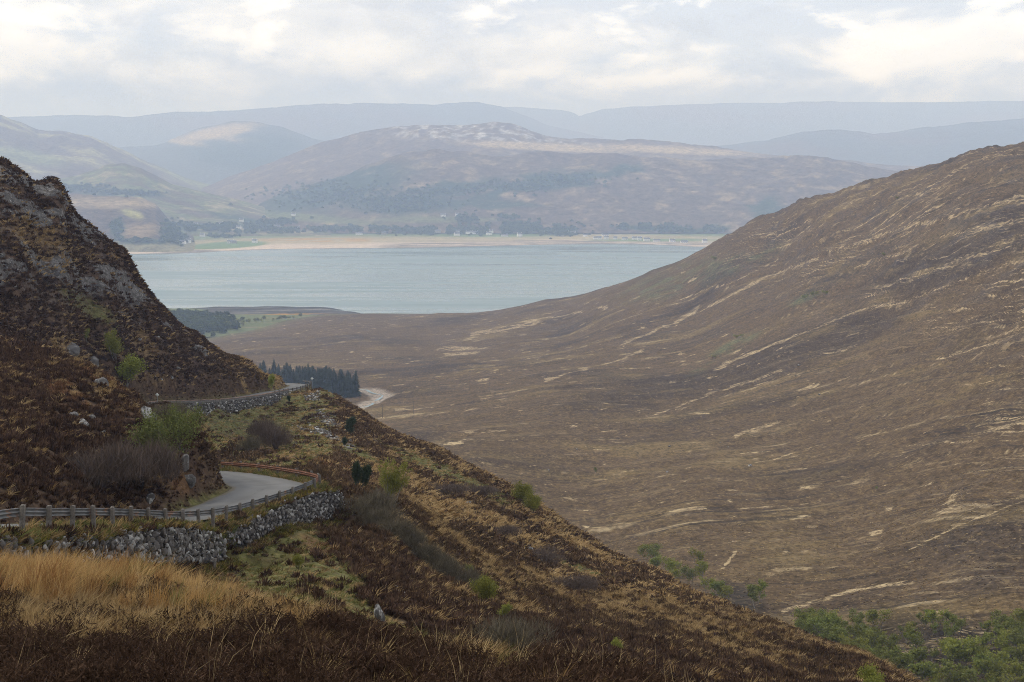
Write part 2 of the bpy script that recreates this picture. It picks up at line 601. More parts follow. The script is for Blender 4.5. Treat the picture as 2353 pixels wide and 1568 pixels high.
# ledges at the foot of the stone walls
TOP_A = [(-60, 1243, 41.5), (0, 1240, 44), (90, 1241, 47.8), (160, 1234, 51), (235, 1237, 55.2), (300, 1222, 59.3), (380, 1207, 65.2), (440, 1212, 70.5), (480, 1219, 74.6), (510, 1231, 77.5)]
BASE_A = [1312, 1312, 1308, 1302, 1298, 1294, 1291, 1289, 1288, 1290]
TOP_B = [(513, 1216, 79), (562, 1207, 81.3), (600, 1184, 83.5), (626, 1169, 85.5), (643, 1161, 87), (704, 1135, 92), (745, 1131, 95), (782, 1127, 97.3)]
BASE_B = [1252, 1243, 1226, 1212, 1208, 1200, 1190, 1162]


def ledge(Z, top, bottom, width, fade, back, back_z):
    """keeps the ground in front of a wall down at the foot of the wall; top, bottom: (N,3)"""
    T_, B_ = smooth_line(top, 0.5), smooth_line(bottom, 0.5)
    B_ = np.column_stack([np.interp(np.linspace(0, 1, len(T_)), np.linspace(0, 1, len(B_)), B_[:, k]) for k in range(3)])
    nn = -left_of(T_)
    lo, hi = T_.min(0) - 8, T_.max(0) + 8
    m = (NX > lo[0]) & (NX < hi[0]) & (NY > lo[1]) & (NY < hi[1])
    x, y, z = NX[m], NY[m], Z[m]
    bd = np.full(x.shape, 1e9)
    bk = np.zeros(x.shape, int)
    for k in range(len(T_)):
        d = (x - T_[k, 0]) ** 2 + (y - T_[k, 1]) ** 2
        q = d < bd
        bd[q] = d[q]
        bk[q] = k
    sd = (x - T_[bk, 0]) * nn[bk, 0] + (y - T_[bk, 1]) * nn[bk, 1]
    along_ok = np.sqrt(np.maximum(bd - sd ** 2, 0)) < 1.0
    w_f = (sd > 0.05) * (1 - sstep(sd, width, width + fade)) * along_ok
    want = np.minimum(z, B_[bk, 2] - 0.25 * np.maximum(sd, 0))
    z = z * (1 - w_f) + want * w_f
    w_b = (sd <= 0.05) * (1 - sstep(-sd, back, back + 0.5)) * along_ok
    z = z * (1 - w_b) + np.minimum(z, T_[bk, 2] + back_z) * w_b
    Z[m] = z


topA3 = np.array([pt(*p) for p in TOP_A])
botA3 = np.array([pt(p[0], v, p[2]) for p, v in zip(TOP_A, BASE_A)])
topB3 = np.array([pt(*p) for p in TOP_B])
botB3 = np.array([pt(p[0], v, p[2]) for p, v in zip(TOP_B, BASE_B)])
ledge(NZ, topA3, botA3, 2.2, 3.0, 1.0, 0.05)
ledge(NZ, topB3, botB3, 2.2, 3.0, 1.0, 0.05)

# ------------------------------------------------------------------ relief of the near hillside
NU, NV = to_pix(NX, NY, NZ)


def ell(U, V, cu, cv, ru, rv, rot=0.0, soft=0.45):
    c, s = math.cos(math.radians(rot)), math.sin(math.radians(rot))
    du, dv = U - cu, V - cv
    q = np.hypot((du * c + dv * s) / ru, (-du * s + dv * c) / rv)
    return 1 - sstep(q, 1 - soft, 1 + soft)


def blobs(U, V, lst):
    m = np.zeros(U.shape)
    for e in lst:
        m = np.maximum(m, ell(U, V, *e))
    return m


def inside(U, V, poly):
    """signed-ish mask of a polygon in the picture (1 inside)"""
    m = np.zeros(U.shape, bool)
    n = len(poly)
    for i in range(n):
        (x1, y1), (x2, y2) = poly[i], poly[(i + 1) % n]
        c = ((y1 > V) != (y2 > V)) & (U < (x2 - x1) * (V - y1) / (y2 - y1 + 1e-9) + x1)
        m ^= c
    return m.astype(float)


crag = blobs(NU, NV, [(30, 520, 170, 140, 55), (150, 560, 150, 90, 52), (250, 640, 130, 45, 52), (330, 710, 110, 22, 52), (420, 770, 90, 12, 42), (120, 440, 120, 40, 35), (0, 690, 40, 60, 0)]) * (NY > 160)
NS = NY + 1.5 * (SMOOTHZ - CAMZ) * sstep(NY, 120, 170)
n1 = fbm(NX / 9.0, NS / 9.0, 5, 3)
n2 = fbm(NX / 1.7, NS / 1.7, 4, 11)
n3 = fbm(NX / 34.0, NY / 34.0, 3, 21)
far_amp = sstep(NY, 20, 140)
NZ += bumps * (0.32 * n2 * (0.35 + 0.65 * far_amp) + 0.55 * n1 * (0.15 + 0.85 * far_amp) + 1.1 * n3 * far_amp * sstep(NY, 120, 200))
# blocky outcrops of the crag
ca, sa = math.cos(0.5), math.sin(0.5)
wx, wy = (NX * ca + NZ * sa) / 6.5 + 0.35 * n1, (NZ * ca - NX * sa) / 4.2 + NY / 19.0
f1, f2, cid = worley(wx, wy, 4)
g1, g2, cid2 = worley(wx * 2.6 + 0.3 * n2, wy * 2.4, 8)
block = (cid - 0.42) * 2.7 * sstep(f2 - f1, 0.02, 0.30) + (cid2 - 0.5) * 1.3 * sstep(g2 - g1, 0.02, 0.40)
for _ in range(3):
    block[1:-1, 1:-1] = (block[1:-1, 1:-1] * 2 + block[:-2, 1:-1] + block[2:, 1:-1] + block[1:-1, :-2] + block[1:-1, 2:]) / 6
NZ += crag * bumps * block * 0.50
NYD = NY - crag * bumps * block * 0.55
NXD = NX * NYD / NY
ROCK = crag * np.clip(sstep(cid, 0.3, 0.5) * 0.9 + 0.1, 0, 1) * sstep(n1 + 0.6 * n2 + 0.5 * (cid2 - 0.5), -0.10, 0.10)
CREV = crag * (1 - sstep(np.minimum(f2 - f1, (g2 - g1) * 1.3), 0.03, 0.12))
near_field = Field(nav, nyv, NZ)
NU, NV = to_pix(NX, NY, NZ)

# what grows where
nw = 30 * fbm(NX / 6, NS / 6, 4, 41) * np.minimum(1, 60 / NY)
nw2 = 22 * fbm(NX / 5, NS / 5, 4, 47) * np.minimum(1, 60 / NY)
UU, VV = NU + nw * 1.6, NV + nw2
GREEN = blobs(UU, VV, [(520, 985, 60, 22, 35), (600, 985, 130, 26, 18), (500, 1000, 60, 25, 30), (700, 925, 70, 16, 5), (650, 1020, 140, 18, 10), (1010, 1082, 150, 13, 24), (1120, 1130, 60, 12, 30),
                       (600, 1305, 130, 45, 18), (640, 1240, 90, 32, -12), (760, 1320, 70, 30, 30), (850, 1430, 110, 25, 22), (560, 1350, 120, 25, 12), (300, 1225, 320, 14, 0), (470, 1150, 70, 14, -15), (1330, 1305, 60, 9, 18),
                       (205, 705, 65, 20, 32), (950, 1470, 90, 18, 15), (640, 1098, 70, 9, 10), (440, 1290, 60, 20, 5), (820, 1040, 50, 12, 25), (580, 930, 50, 8, 0), (750, 900, 30, 12, 30), (1180, 1530, 60, 10, 10)])
patchy = sstep(fbm(NX / 5.5, NS / 5.5, 4, 43) + 0.35 * fbm(NX / 14, NS / 14, 2, 44), -0.46, -0.12)
for poly in ([(430, 945), (640, 930), (735, 900), (775, 960), (760, 1040), (700, 1078), (505, 1066), (470, 1015), (440, 985)],
             [(505, 1290), (560, 1245), (640, 1215), (705, 1195), (745, 1230), (800, 1300), (840, 1380), (930, 1440), (1010, 1500), (760, 1430), (600, 1400), (480, 1345)]):
    GREEN = np.maximum(GREEN, 0.9 * inside(UU, VV, poly) * patchy)
GREEN = np.maximum(GREEN, (1 - sstep(NEARROAD, 0.3, np.where(ROADSIDE > 0, 0.9, 2.2))) * (NEARROAD < 40) * 0.75)
TAN = blobs(UU, VV, [(1130, 1200, 150, 24, 24), (1000, 1170, 70, 20, 25), (1500, 1400, 230, 16, 26), (1330, 1250, 130, 12, 28), (1050, 1150, 120, 12, 24), (860, 1080, 60, 14, 20), (250, 1430, 330, 60, 2),
                     (560, 1400, 190, 34, 6), (100, 1480, 140, 24, 2), (1650, 1440, 150, 12, 25), (1050, 1500, 130, 14, 12), (160, 810, 60, 22, 40), (330, 790, 40, 22, 60), (100, 560, 90, 50, 40), (240, 900, 20, 12, 0),
                     (820, 1395, 90, 16, 25), (1700, 1500, 120, 10, 20), (930, 1100, 80, 16, 25), (1250, 1330, 60, 10, 20), (700, 990, 60, 10, 20), (360, 870, 40, 8, 10)])
grassy = sstep(NU, 430, 560) * sstep(NY, 60, 110)
band_p, band_q = NX * 0.35 - NY * 0.94, NX * 0.94 + NY * 0.35
band = fbm(band_p / 26, band_q / 4.2, 4, 49)
TAN = np.maximum(TAN, 0.95 * grassy * sstep(NU, 800, 950) * sstep(band + 0.35 * n2 + 0.2 * n3, 0.04, 0.30))
TAN = np.maximum(TAN, 0.75 * sstep(n1 + 0.6 * n2 + 0.25 * n3, 0.30 - 0.22 * grassy, 0.55 - 0.20 * grassy))
TAN = TAN * (1 - 0.4 * (1 - sstep(NU, 400, 470)) * sstep(NY, 55, 75))
BRACK = blobs(UU, VV, [(640, 1036, 80, 10, 10), (720, 1062, 80, 9, 12), (560, 1015, 50, 8, 15), (860, 1445, 70, 14, 15), (480, 1330, 60, 14, 5), (330, 1275, 90, 12, 3), (720, 1250, 50, 12, 25), (240, 880, 40, 12, 30), (150, 900, 50, 20, 20), (420, 1110, 30, 20, 60)])
C_HEATH = np.array([0.052, 0.030, 0.020])
C_HEATH2 = np.array([0.084, 0.055, 0.033])
C_GREEN = np.array([0.108, 0.102, 0.036])
C_TAN = np.array([0.265, 0.18, 0.082])
C_BRACK = np.array([0.125, 0.07, 0.035])
C_ROCK = np.array([0.15, 0.14, 0.13])
mixh = np.clip(0.5 + 0.9 * n2 + 0.5 * n1, 0, 1)[..., None]
BASE = C_HEATH * (1 - mixh) + C_HEATH2 * mixh


def lay(base, colr, m):
    m = np.clip(m, 0, 1)[..., None]
    return base * (1 - m) + colr * m


BASE = lay(BASE, C_TAN, TAN * sstep(n2 + 0.5, 0.1, 0.75))
BASE = lay(BASE, C_GREEN, GREEN * sstep(n2 + 0.55, 0.05, 0.6))
BASE = lay(BASE, C_BRACK, BRACK * 0.8)
BASE = lay(BASE, C_ROCK * 0.75 + 0.35 * C_ROCK * cid2[..., None], ROCK)
BASE = lay(BASE, C_HEATH, CREV * 0.8)
BASE = lay(BASE, np.array([0.13, 0.11, 0.075]), ROADM * 0.6)


def mat_ground(name, grain, flow=None, bump_d=0.12, speck=None, contrast=0.5, rocky=False):
    """ground: colour of its vegetation from the surface attribute, fine mottling and relief on top"""
    m, b, out = new_mat(name)
    tc = b.n('ShaderNodeTexCoord').outputs['Object']
    c = b.n('ShaderNodeAttribute', attribute_type='GEOMETRY', attribute_name='Col').outputs['Color']
    n = b.noise(tc, 1.0 / grain, 6.0, 0.7)
    k = b.math('ADD', b.math('MULTIPLY', b.ramp(n, 0.3, 0.7), 2 * contrast), 1 - contrast)
    c2 = b.vmath('SCALE', c, (0, 0, 0))
    m.node_tree.links.new(k, c2.node.inputs['Scale'])
    if speck is not None:
        s = b.ramp(b.noise(tc, 2.2 / grain, 3.0, 0.6), 0.60, 0.68)
        c2 = b.mix(b.math('MULTIPLY', s, 0.55), c2, speck)
    if rocky:
        al = b.n('ShaderNodeAttribute', attribute_type='GEOMETRY', attribute_name='Col').outputs['Alpha']
        wv = b.n('ShaderNodeMapping', {'Vector': tc, 'Rotation': (0.3, 0.5, 0.2), 'Scale': (0.42, 0.42, 0.62)}).outputs[0]
        warp = b.n('ShaderNodeVectorMath', {0: wv, 1: b.n('ShaderNodeTexNoise', {'Vector': tc, 'Scale': 0.7, 'Detail': 3.0}).outputs['Color']}, operation='ADD').outputs[0]
        vo = b.n('ShaderNodeTexVoronoi', {'Vector': warp, 'Scale': 1.6}, feature='DISTANCE_TO_EDGE').outputs['Distance']
        crack = b.ramp(vo, 0.0, 0.10)
        rn = b.noise(tc, 0.9, 6.0, 0.65, 0.3)
        rc = b.mix(b.ramp(rn, 0.35, 0.65), (0.066, 0.061, 0.057), (0.17, 0.157, 0.145))
        rc = b.mix(b.math('MULTIPLY', b.ramp(b.noise(tc, 2.4, 5.0, 0.65), 0.58, 0.66), 0.7), rc, (0.42, 0.405, 0.38))
        msk = b.math('MULTIPLY', b.ramp(al, 0.25, 0.6), b.math('ADD', b.math('MULTIPLY', crack, 0.75), 0.25))
        c2 = b.mix(msk, c2, rc)
        n = b.math('ADD', n, b.math('MULTIPLY', b.math('MULTIPLY', b.math('ADD', crack, rn), al), 2.5))
    return finish(m, b, out, c2, 0.95, n, bump_d, 0.9, 0.08)


M_NEAR = mat_ground('hillside_ground', 0.55, bump_d=0.10, speck=(0.20, 0.145, 0.08), contrast=0.45, rocky=True)
me = mesh_np('hillside', np.stack([NXD, NYD, NZ], -1).reshape(-1, 3), grid_faces(*NX.shape), M_NEAR, smooth=True)
vcol(me, 'Col', np.concatenate([BASE, ROCK[..., None]], -1).reshape(-1, 4))
link('hillside', me, kind='structure')

# ------------------------------------------------------------------ the glen and the hill across it
VAL_SIL = [(2353, 330, 1300), (2230, 351, 1380), (2060, 401, 1500), (1950, 432, 1580), (1840, 466, 1650), (1740, 505, 1750), (1650, 551, 1850), (1600, 581, 1900), (1500, 622, 2000), (1380, 666, 2120), (1250, 691, 2250)]
VAL = [(1010, 721, 2330), (820, 723, 2380), (700, 736, 2330), (600, 756, 2250), (480, 773, 2200), (300, 800, 2150),
       (600, 830, 1450), (700, 800, 1680), (640, 870, 1250), (830, 912, 1075), (900, 932, 980), (1000, 955, 880), (1000, 850, 1280), (1000, 790, 1700), (1150, 1000, 735), (1100, 1080, 600),
       (1300, 1100, 615), (1500, 1250, 455), (1300, 1000, 730), (1300, 860, 1080), (1300, 760, 1680), (1600, 700, 1480), (1600, 850, 1030), (1600, 1000, 725), (1600, 1130, 545), (1640, 1372, 362),
       (1700, 1300, 405), (1800, 1250, 440), (1755, 1405, 340), (1900, 1440, 318), (2000, 1200, 455), (2000, 1000, 620), (2000, 850, 800), (2000, 700, 1000), (2000, 550, 1250), (1800, 600, 1450), (1800, 750, 1080), (1800, 1000, 690),
       (2353, 450, 1050), (2353, 600, 860), (2353, 750, 690), (2353, 900, 560), (2353, 1100, 425), (2353, 1300, 328), (2353, 1450, 272), (2353, 1568, 238), (2150, 1500, 268), (2150, 1350, 330), (2200, 1050, 500), (2200, 700, 850),
       (500, 900, 1150), (500, 1100, 700), (300, 1250, 430), (800, 1250, 430), (1200, 1450, 330), (1600, 1550, 265), (1900, 1650, 225), (2353, 1750, 190), (-300, 850, 1500), (-300, 800, 2200), (-300, 1100, 600),
       (2900, 150, 1250), (2900, 400, 950), (2900, 700, 640), (2900, 1000, 430), (2900, 1300, 300), (2900, 1600, 210), (2900, 250, 1700), (-600, 830, 2300), (100, 780, 2500), (600, 730, 2560), (820, 721, 2560), (1010, 722, 2540)]
for (u, v, D) in VAL_SIL:
    VAL += [(u, v, D), (u, v + 18, D * 1.13), (u, v + 60, D * 1.4)]
vav, vyv, VX, VY, VZ = make_surface(VAL, 0.60, np.geomspace(190.0, 2650.0, 600), 600)
vn1 = fbm(VX / 60, VY / 60, 5, 61)
vn2 = fbm(VX / 14, VY / 14, 4, 67)
vn3 = fbm(VX / 150, VY / 150, 4, 71)
vr = fbm(VX / 110, VY / 70, 5, 75, ridged=True)
VZ_PLAIN = VZ.copy()
hillw = sstep(VZ, 120, 200)
calm = sstep(VZ, 3, 25)
VZ += calm * (2.2 * vn1 + 0.7 * vn2 * (0.7 + hillw) + 3.2 * vn3 + hillw * 5.0 * (vr - 0.25))
across0 = VY + hillw * 0.75 * VX - (1 - hillw) * 0.22 * VX + 22 * vn3
VZ += calm * hillw * sstep(VY, 380, 620) * (3.4 * (fbm(VX / 52, across0 / 30, 5, 173, ridged=True) - 0.3) + 2.0 * fbm(VX / 17, VY / 17, 3, 179))
VZ += calm * (4.2 * fbm((VX * 0.95 - VY * 0.3) / 240, across0 / 42, 4, 171, ridged=True) * (0.25 + hillw) * sstep(VY, 330, 600))
on_h = (hillw > 0.5) & (VY > 600)
VZ -= hillw * calm * (0.6 * float((VZ - VZ_PLAIN)[on_h].mean()) + 0.4 * float(np.percentile((VZ - VZ_PLAIN)[on_h], 85)))
across = VY + hillw * 0.75 * VX - (1 - hillw) * 0.22 * VX + 22 * vn3 + 7 * vn1
along = VX * 0.95 - VY * 0.3
VU, VVv = to_pix(VX, VY, VZ)
# burn: a shallow channel through the floor of the glen
burn_px = [(700, 893, 1130), (770, 893, 1130), (832, 891, 1128), (862, 899, 1095), (878, 912, 1050), (850, 925, 1015), (815, 935, 990)]
burn = smooth_line([pt(*q) for q in burn_px], 4.0)
dburn = np.full(VX.shape, 1e9)
sub = (VY > 850) & (VY < 1300) & (VX < 0)
for k in range(0, len(burn), 2):
    dburn[sub] = np.minimum(dburn[sub], (VX[sub] - burn[k, 0]) ** 2 + (VY[sub] - burn[k, 1]) ** 2)
dburn = np.sqrt(dburn)
burn_m = 1 - sstep(dburn, 6.0, 11.0)
VZ -= burn_m * 1.2
val_field = Field(vav, vyv, VZ)


def flow_noise(lx, ly, octv, seed):
    return fbm(along / lx, across / ly, octv, seed)


s1 = flow_noise(75, 7.5, 4, 81)
s2 = flow_noise(26, 3.6, 3, 87)
s3 = flow_noise(220, 34, 3, 91)
V_BROWN = np.array([0.102, 0.068, 0.035])
V_DARK = np.array([0.052, 0.036, 0.023])
V_TAN = np.array([0.42, 0.325, 0.185])
V_OCH = np.array([0.168, 0.118, 0.052])
VC = lay(np.broadcast_to(V_BROWN, VX.shape + (3,)), V_DARK, np.maximum(sstep(vn3 + 0.6 * vn1, -0.05, 0.45), 0.8 * blobs(VU + 60 * vn1, VVv + 30 * vn1, [(2180, 590, 230, 50, -22), (1850, 800, 260, 45, -20), (2330, 520, 120, 60, -20), (1500, 900, 200, 25, -10)])))  # darker heather, with cloud shade on the upper right hill painted in
VC = lay(VC, V_OCH, 0.8 * sstep(vn1 + 0.8 * s3, 0.05, 0.6))
streak = sstep(s1 + 0.45 * s2 + 0.5 * s3, 0.40, 0.58)
VC = lay(VC, V_TAN, streak * 0.7 * sstep(vn2 + 0.3, 0.0, 0.45))
# long flushes of bleached grass that follow the benches of the hill
lines = [([(1430, 792), (1600, 715), (1760, 640), (1900, 585)], 4.5), ([(1880, 590), (2050, 530), (2200, 492), (2353, 452)], 6.0), ([(1960, 620), (2120, 560), (2353, 505)], 5.0), ([(1640, 850), (1800, 785), (1960, 722), (2080, 690)], 4.0),
         ([(2060, 700), (2200, 645), (2353, 600)], 4.0), ([(1250, 872), (1390, 838), (1480, 805)], 3.0), ([(1080, 770), (1220, 742), (1400, 705)], 3.0), ([(1560, 690), (1700, 640), (1800, 590)], 3.0), ([(1700, 560), (1850, 510), (1990, 455)], 3.0),
         ([(2050, 470), (2180, 420), (2280, 385)], 3.0), ([(1480, 960), (1640, 900), (1800, 850)], 2.5), ([(2150, 830), (2353, 765)], 3.0), ([(1000, 805), (1130, 795)], 2.5), ([(1730, 1070), (1900, 1020)], 2.5), ([(1540, 1175), (1620, 1165)], 4.0), ([(1700, 1165), (1900, 1150)], 2.5),
         ([(2080, 1270), (2250, 1190), (2353, 1150)], 3.0), ([(1800, 1405), (1960, 1355), (2100, 1335)], 6.0), ([(1660, 1310), (1690, 1270)], 5.0), ([(1690, 1002), (1790, 970)], 6.0), ([(2080, 1020), (2240, 1012)], 3.0), ([(905, 945), (970, 938)], 3.0), ([(1020, 815), (1100, 808)], 3.5)]
flush = np.zeros(VX.shape)
for (pl, wd_) in lines:
    for (x1, y1), (x2, y2) in zip(pl[:-1], pl[1:]):
        m_ = (VU > x1 - 15) & (VU < x2 + 15) & (VVv > min(y1, y2) - 40) & (VVv < max(y1, y2) + 40)
        t_ = np.clip(((VU[m_] - x1) * (x2 - x1) + (VVv[m_] - y1) * (y2 - y1)) / ((x2 - x1) ** 2 + (y2 - y1) ** 2), 0, 1)
        dd_ = np.hypot(VU[m_] - x1 - t_ * (x2 - x1), VVv[m_] - y1 - t_ * (y2 - y1) + 15 * vn1[m_] + 5 * vn2[m_])
        flush[m_] = np.maximum(flush[m_], 1 - sstep(dd_ / (wd_ * (1.1 + 1.2 * s1[m_])).clip(0.6), 0.5, 1.25))
VC = lay(VC, np.array([0.034, 0.027, 0.019]), 0.85 * blobs(VU + 60 * vn1, VVv + 20 * vn1, [(2230, 1500, 240, 75, 8), (1700, 1375, 60, 30, 20)]))  # wood floor and gully darkened to paint the shade between the birches
VC = lay(VC, np.array([0.10, 0.112, 0.052]), 0.75 * blobs(VU, VVv, [(1560, 640, 130, 34, -18), (1700, 600, 90, 22, -20), (1650, 820, 70, 14, -30), (1850, 685, 40, 10, -20), (1690, 790, 60, 10, -25)]) * sstep(vn2 + vn1, -0.2, 0.4))
VC = lay(VC, np.array([0.082, 0.066, 0.054]), 0.6 * hillw * sstep(vr + 0.4 * vn2, 0.62, 0.85))
VC = lay(VC, np.array([0.30, 0.25, 0.20]), burn_m)
VC = lay(VC, np.array([0.115, 0.12, 0.055]), 0.7 * (1 - sstep(VZ, 4, 12)) * (VX < 0))

m, b, out = new_mat('moorland_ground')
tc = b.n('ShaderNodeTexCoord').outputs['Object']
c = b.n('ShaderNodeAttribute', attribute_type='GEOMETRY', attribute_name='Col').outputs['Color']
fl = b.n('ShaderNodeAttribute', attribute_type='GEOMETRY', attribute_name='Flow').outputs['Vector']
n = b.noise(tc, 0.55, 5.0, 0.72)
nb = b.noise(tc, 0.09, 4.0, 0.6)
k = b.math('ADD', b.math('MULTIPLY', b.ramp(b.math('ADD', b.math('MULTIPLY', n, 0.75), b.math('MULTIPLY', nb, 0.25)), 0.34, 0.66), 1.0), 0.5)
c2 = b.vmath('SCALE', c, (0, 0, 0))
m.node_tree.links.new(k, c2.node.inputs['Scale'])
# strands of pale grass drawn out along the ground
brk = b.ramp(b.noise(tc, 0.33, 5.0, 0.8, 0.6), 0.40, 0.56)
def strand(sx, sy, lo, hi, zone_scale, z0, z1, off):
    mp = b.n('ShaderNodeMapping', {'Vector': fl, 'Location': (off, off * 0.7, 0), 'Scale': (sx, sy, 1.0)}).outputs[0]
    zone = b.ramp(b.noise(tc, zone_scale, 3.0, 0.5), z0, z1)
    return b.math('MULTIPLY', b.ramp(b.noise(mp, 1.0, 6.0, 0.70, 0.9), lo, hi), zone)
dk = strand(0.35, 0.5, 0.55, 0.63, 0.006, 0.33, 0.55, 31.0)
c2 = b.mix(b.math('MULTIPLY', dk, 0.8), c2, (0.036, 0.027, 0.020))
hw_ = b.n('ShaderNodeSeparateXYZ', {0: fl}).outputs[2]
on_hill = b.ramp(hw_, 0.05, 0.6)
pz = b.math('MULTIPLY', b.ramp(b.noise(tc, 0.055, 6.0, 0.62, 0.3), 0.61, 0.66), b.ramp(b.noise(tc, 0.009, 2.0, 0.5), 0.40, 0.56))
pz2 = b.math('MULTIPLY', b.ramp(b.noise(tc, 0.16, 5.0, 0.65, 0.3), 0.64, 0.69), b.ramp(b.noise(tc, 0.015, 2.0, 0.5), 0.38, 0.56))
floor_p = b.math('MAXIMUM', pz, pz2)
mot = b.n('ShaderNodeMapping', {'Vector': tc, 'Scale': (0.50, 0.16, 0.42), 'Rotation': (0, 0, 0.25)}).outputs[0]
mo = b.noise(mot, 1.0, 4.0, 0.7, 0.2)
dkm = b.vmath('SCALE', c2, (0, 0, 0))
dkm.node.inputs['Scale'].default_value = 0.52
c2 = b.mix(b.math('MULTIPLY', b.ramp(mo, 0.52, 0.64), 0.7), c2, dkm)
c2 = b.mix(b.math('MULTIPLY', b.math('SUBTRACT', 1.0, b.ramp(mo, 0.33, 0.43)), 0.5), c2, (0.245, 0.175, 0.085))
st = b.math('MAXIMUM', strand(0.5, 0.36, 0.565, 0.615, 0.008, 0.38, 0.54, 3.0), strand(2.4, 0.8, 0.60, 0.65, 0.012, 0.36, 0.53, 17.0))
st = b.math('ADD', b.math('MULTIPLY', st, b.math('ADD', b.math('MULTIPLY', on_hill, 0.85), 0.15)), b.math('MULTIPLY', floor_p, b.math('SUBTRACT', 1.0, b.math('MULTIPLY', on_hill, 0.6))), True)
fl_a = b.n('ShaderNodeAttribute', attribute_type='GEOMETRY', attribute_name='Col').outputs['Alpha']
torn = b.ramp(b.math('ADD', b.math('MULTIPLY', b.noise(b.n('ShaderNodeMapping', {'Vector': fl, 'Scale': (3.0, 1.3, 1.0)}).outputs[0], 1.0, 5.0, 0.7, 0.8), 0.6), b.math('MULTIPLY', fl_a, 0.24)), 0.47, 0.56)
st = b.math('MAXIMUM', st, b.math('MULTIPLY', torn, b.ramp(fl_a, 0.05, 0.5)))
c2 = b.mix(b.math('MULTIPLY', b.math('MULTIPLY', st, brk), 0.85), c2, (0.52, 0.40, 0.23))
sp = b.ramp(b.noise(tc, 1.1, 2.0, 0.6), 0.645, 0.69)
c2 = b.mix(b.math('MULTIPLY', sp, 0.55), c2, (0.27, 0.20, 0.11))
M_VAL = finish(m, b, out, c2, 0.95, n, 0.35, 1.0, 0.05)
me = mesh_np('moorland', np.stack([VX, VY, VZ], -1).reshape(-1, 3), grid_faces(*VX.shape), M_VAL, smooth=True)
vcol(me, 'Col', np.concatenate([VC, flush[..., None]], -1).reshape(-1, 4))
fa = me.attributes.new('Flow', 'FLOAT_VECTOR', 'POINT')
fa.data.foreach_set('vector', np.stack([along / 34.0, across / 3.6, hillw], -1).astype(np.float32).ravel())
link('moorland', me, kind='structure')
# ------------------------------------------------------------------ the loch
m, b, out = new_mat('loch_water')
tc = b.n('ShaderNodeTexCoord').outputs['Object']
mp = b.n('ShaderNodeMapping', {'Vector': tc, 'Scale': (0.35, 1.0, 1.0), 'Rotation': (0, 0, 0.2)}).outputs[0]
w1 = b.noise(mp, 0.02, 4.0, 0.6, 0.4)
w2 = b.noise(mp, 0.25, 3.0, 0.6)
rough = b.math('ADD', b.math('MULTIPLY', b.ramp(b.noise(b.n('ShaderNodeMapping', {'Vector': tc, 'Scale': (0.3, 1.6, 1.0), 'Rotation': (0, 0, 0.12)}).outputs[0], 0.0035, 5.0, 0.62, 0.9), 0.35, 0.65), 0.26), 0.14)
p = b.n('ShaderNodeBsdfPrincipled', {'Base Color': (0.12, 0.185, 0.185, 1), 'Roughness': rough, 'IOR': 1.33})
bn = b.n('ShaderNodeBump', {'Height': b.math('ADD', w1, b.math('MULTIPLY', w2, 0.5)), 'Distance': 0.6, 'Strength': 0.25})
m.node_tree.links.new(bn.outputs[0], p.inputs['Normal'])
m.node_tree.links.new(p.outputs[0], out.inputs['Surface'])
M_WATER = m
V = [(-6000, 1900, 0), (6000, 1900, 0), (6000, 6500, 0), (-6000, 6500, 0)]
link('loch', mesh_np('loch', V, [[0, 1, 2, 3]], M_WATER), kind='structure')
V = [(-14800, -550, -6), (14800, -550, -6), (14800, 22900, -6), (-14800, 22900, -6)]
M_BASE = mat_plain('low_ground', (0.10, 0.085, 0.06), (0.13, 0.12, 0.06), 0.002)
link('low_ground', mesh_np('low_ground', V, [[0, 1, 2, 3]], M_BASE), kind='structure')


def prof(u, pts):
    pts = np.array(pts, float)
    return np.interp(u, pts[:, 0], pts[:, 1])


# ------------------------------------------------------------------ flats at the head of the loch (near shore)
def fan(u0, u1, nc, ys):
    U = np.linspace(u0, u1, nc)
    a = (U - 1176.5) / F
    A, Y = np.meshgrid(a, ys)
    return A * Y, Y


SX, SY = fan(-300, 1400, 260, np.linspace(2150, 2760, 190))
su = 1176.5 + F * SX / SY
shore = prof(su, [(-300, 2640), (380, 2650), (440, 2655), (520, 2690), (650, 2690), (740, 2680), (800, 2600), (830, 2555), (1000, 2520), (1400, 2500)])
sn = fbm(SX / 60, SY / 60, 4, 101)
sn2 = fbm(SX / 160, SY / 22, 4, 103)
SZ = np.clip((shore + 22 * sn - SY) / 60.0, -2.5, 1.0) * 1.6
SZ += 2.5 * sstep(shore - SY, 110, 260)
chan = np.abs(SY - (2595 + 25 * np.sin(SX / 90) + 0.05 * (SX + 300))) < 7
SZ = np.where(chan & (su > 560), np.minimum(SZ, -0.4), SZ)
sc_ = lay(np.broadcast_to(np.array([0.060, 0.058, 0.054]), SX.shape + (3,)), np.array([0.175, 0.16, 0.14]), sstep(sn2, -0.1, 0.25) * (shore - SY > 25))
sc_ = lay(sc_, np.array([0.035, 0.036, 0.03]), sstep(sn2 + sn * .5, 0.12, 0.3) + (1 - sstep(shore - SY, 10, 45)) * 0.9)
gr = np.maximum(sstep(shore + 10 * sn - SY, 170, 190), ell(su, 250 * F / SY + 400, 400, 716, 70, 9, 0, 0.2))
sc_ = lay(sc_, np.array([0.115, 0.135, 0.055]), gr)
sc_ = lay(sc_, np.array([0.33, 0.17, 0.02]), ell(su, 250 * F / SY + 400, 680, 725, 110, 2.6, 0) * sstep(sn, -0.1, 0.2) * 0.9)
sc_ = lay(sc_, np.array([0.22, 0.17, 0.09]), sstep(sn2, 0.15, 0.4) * gr * 0.6)
M_SHORE = mat_ground('shore_ground', 9.0, bump_d=0.3, contrast=0.25)
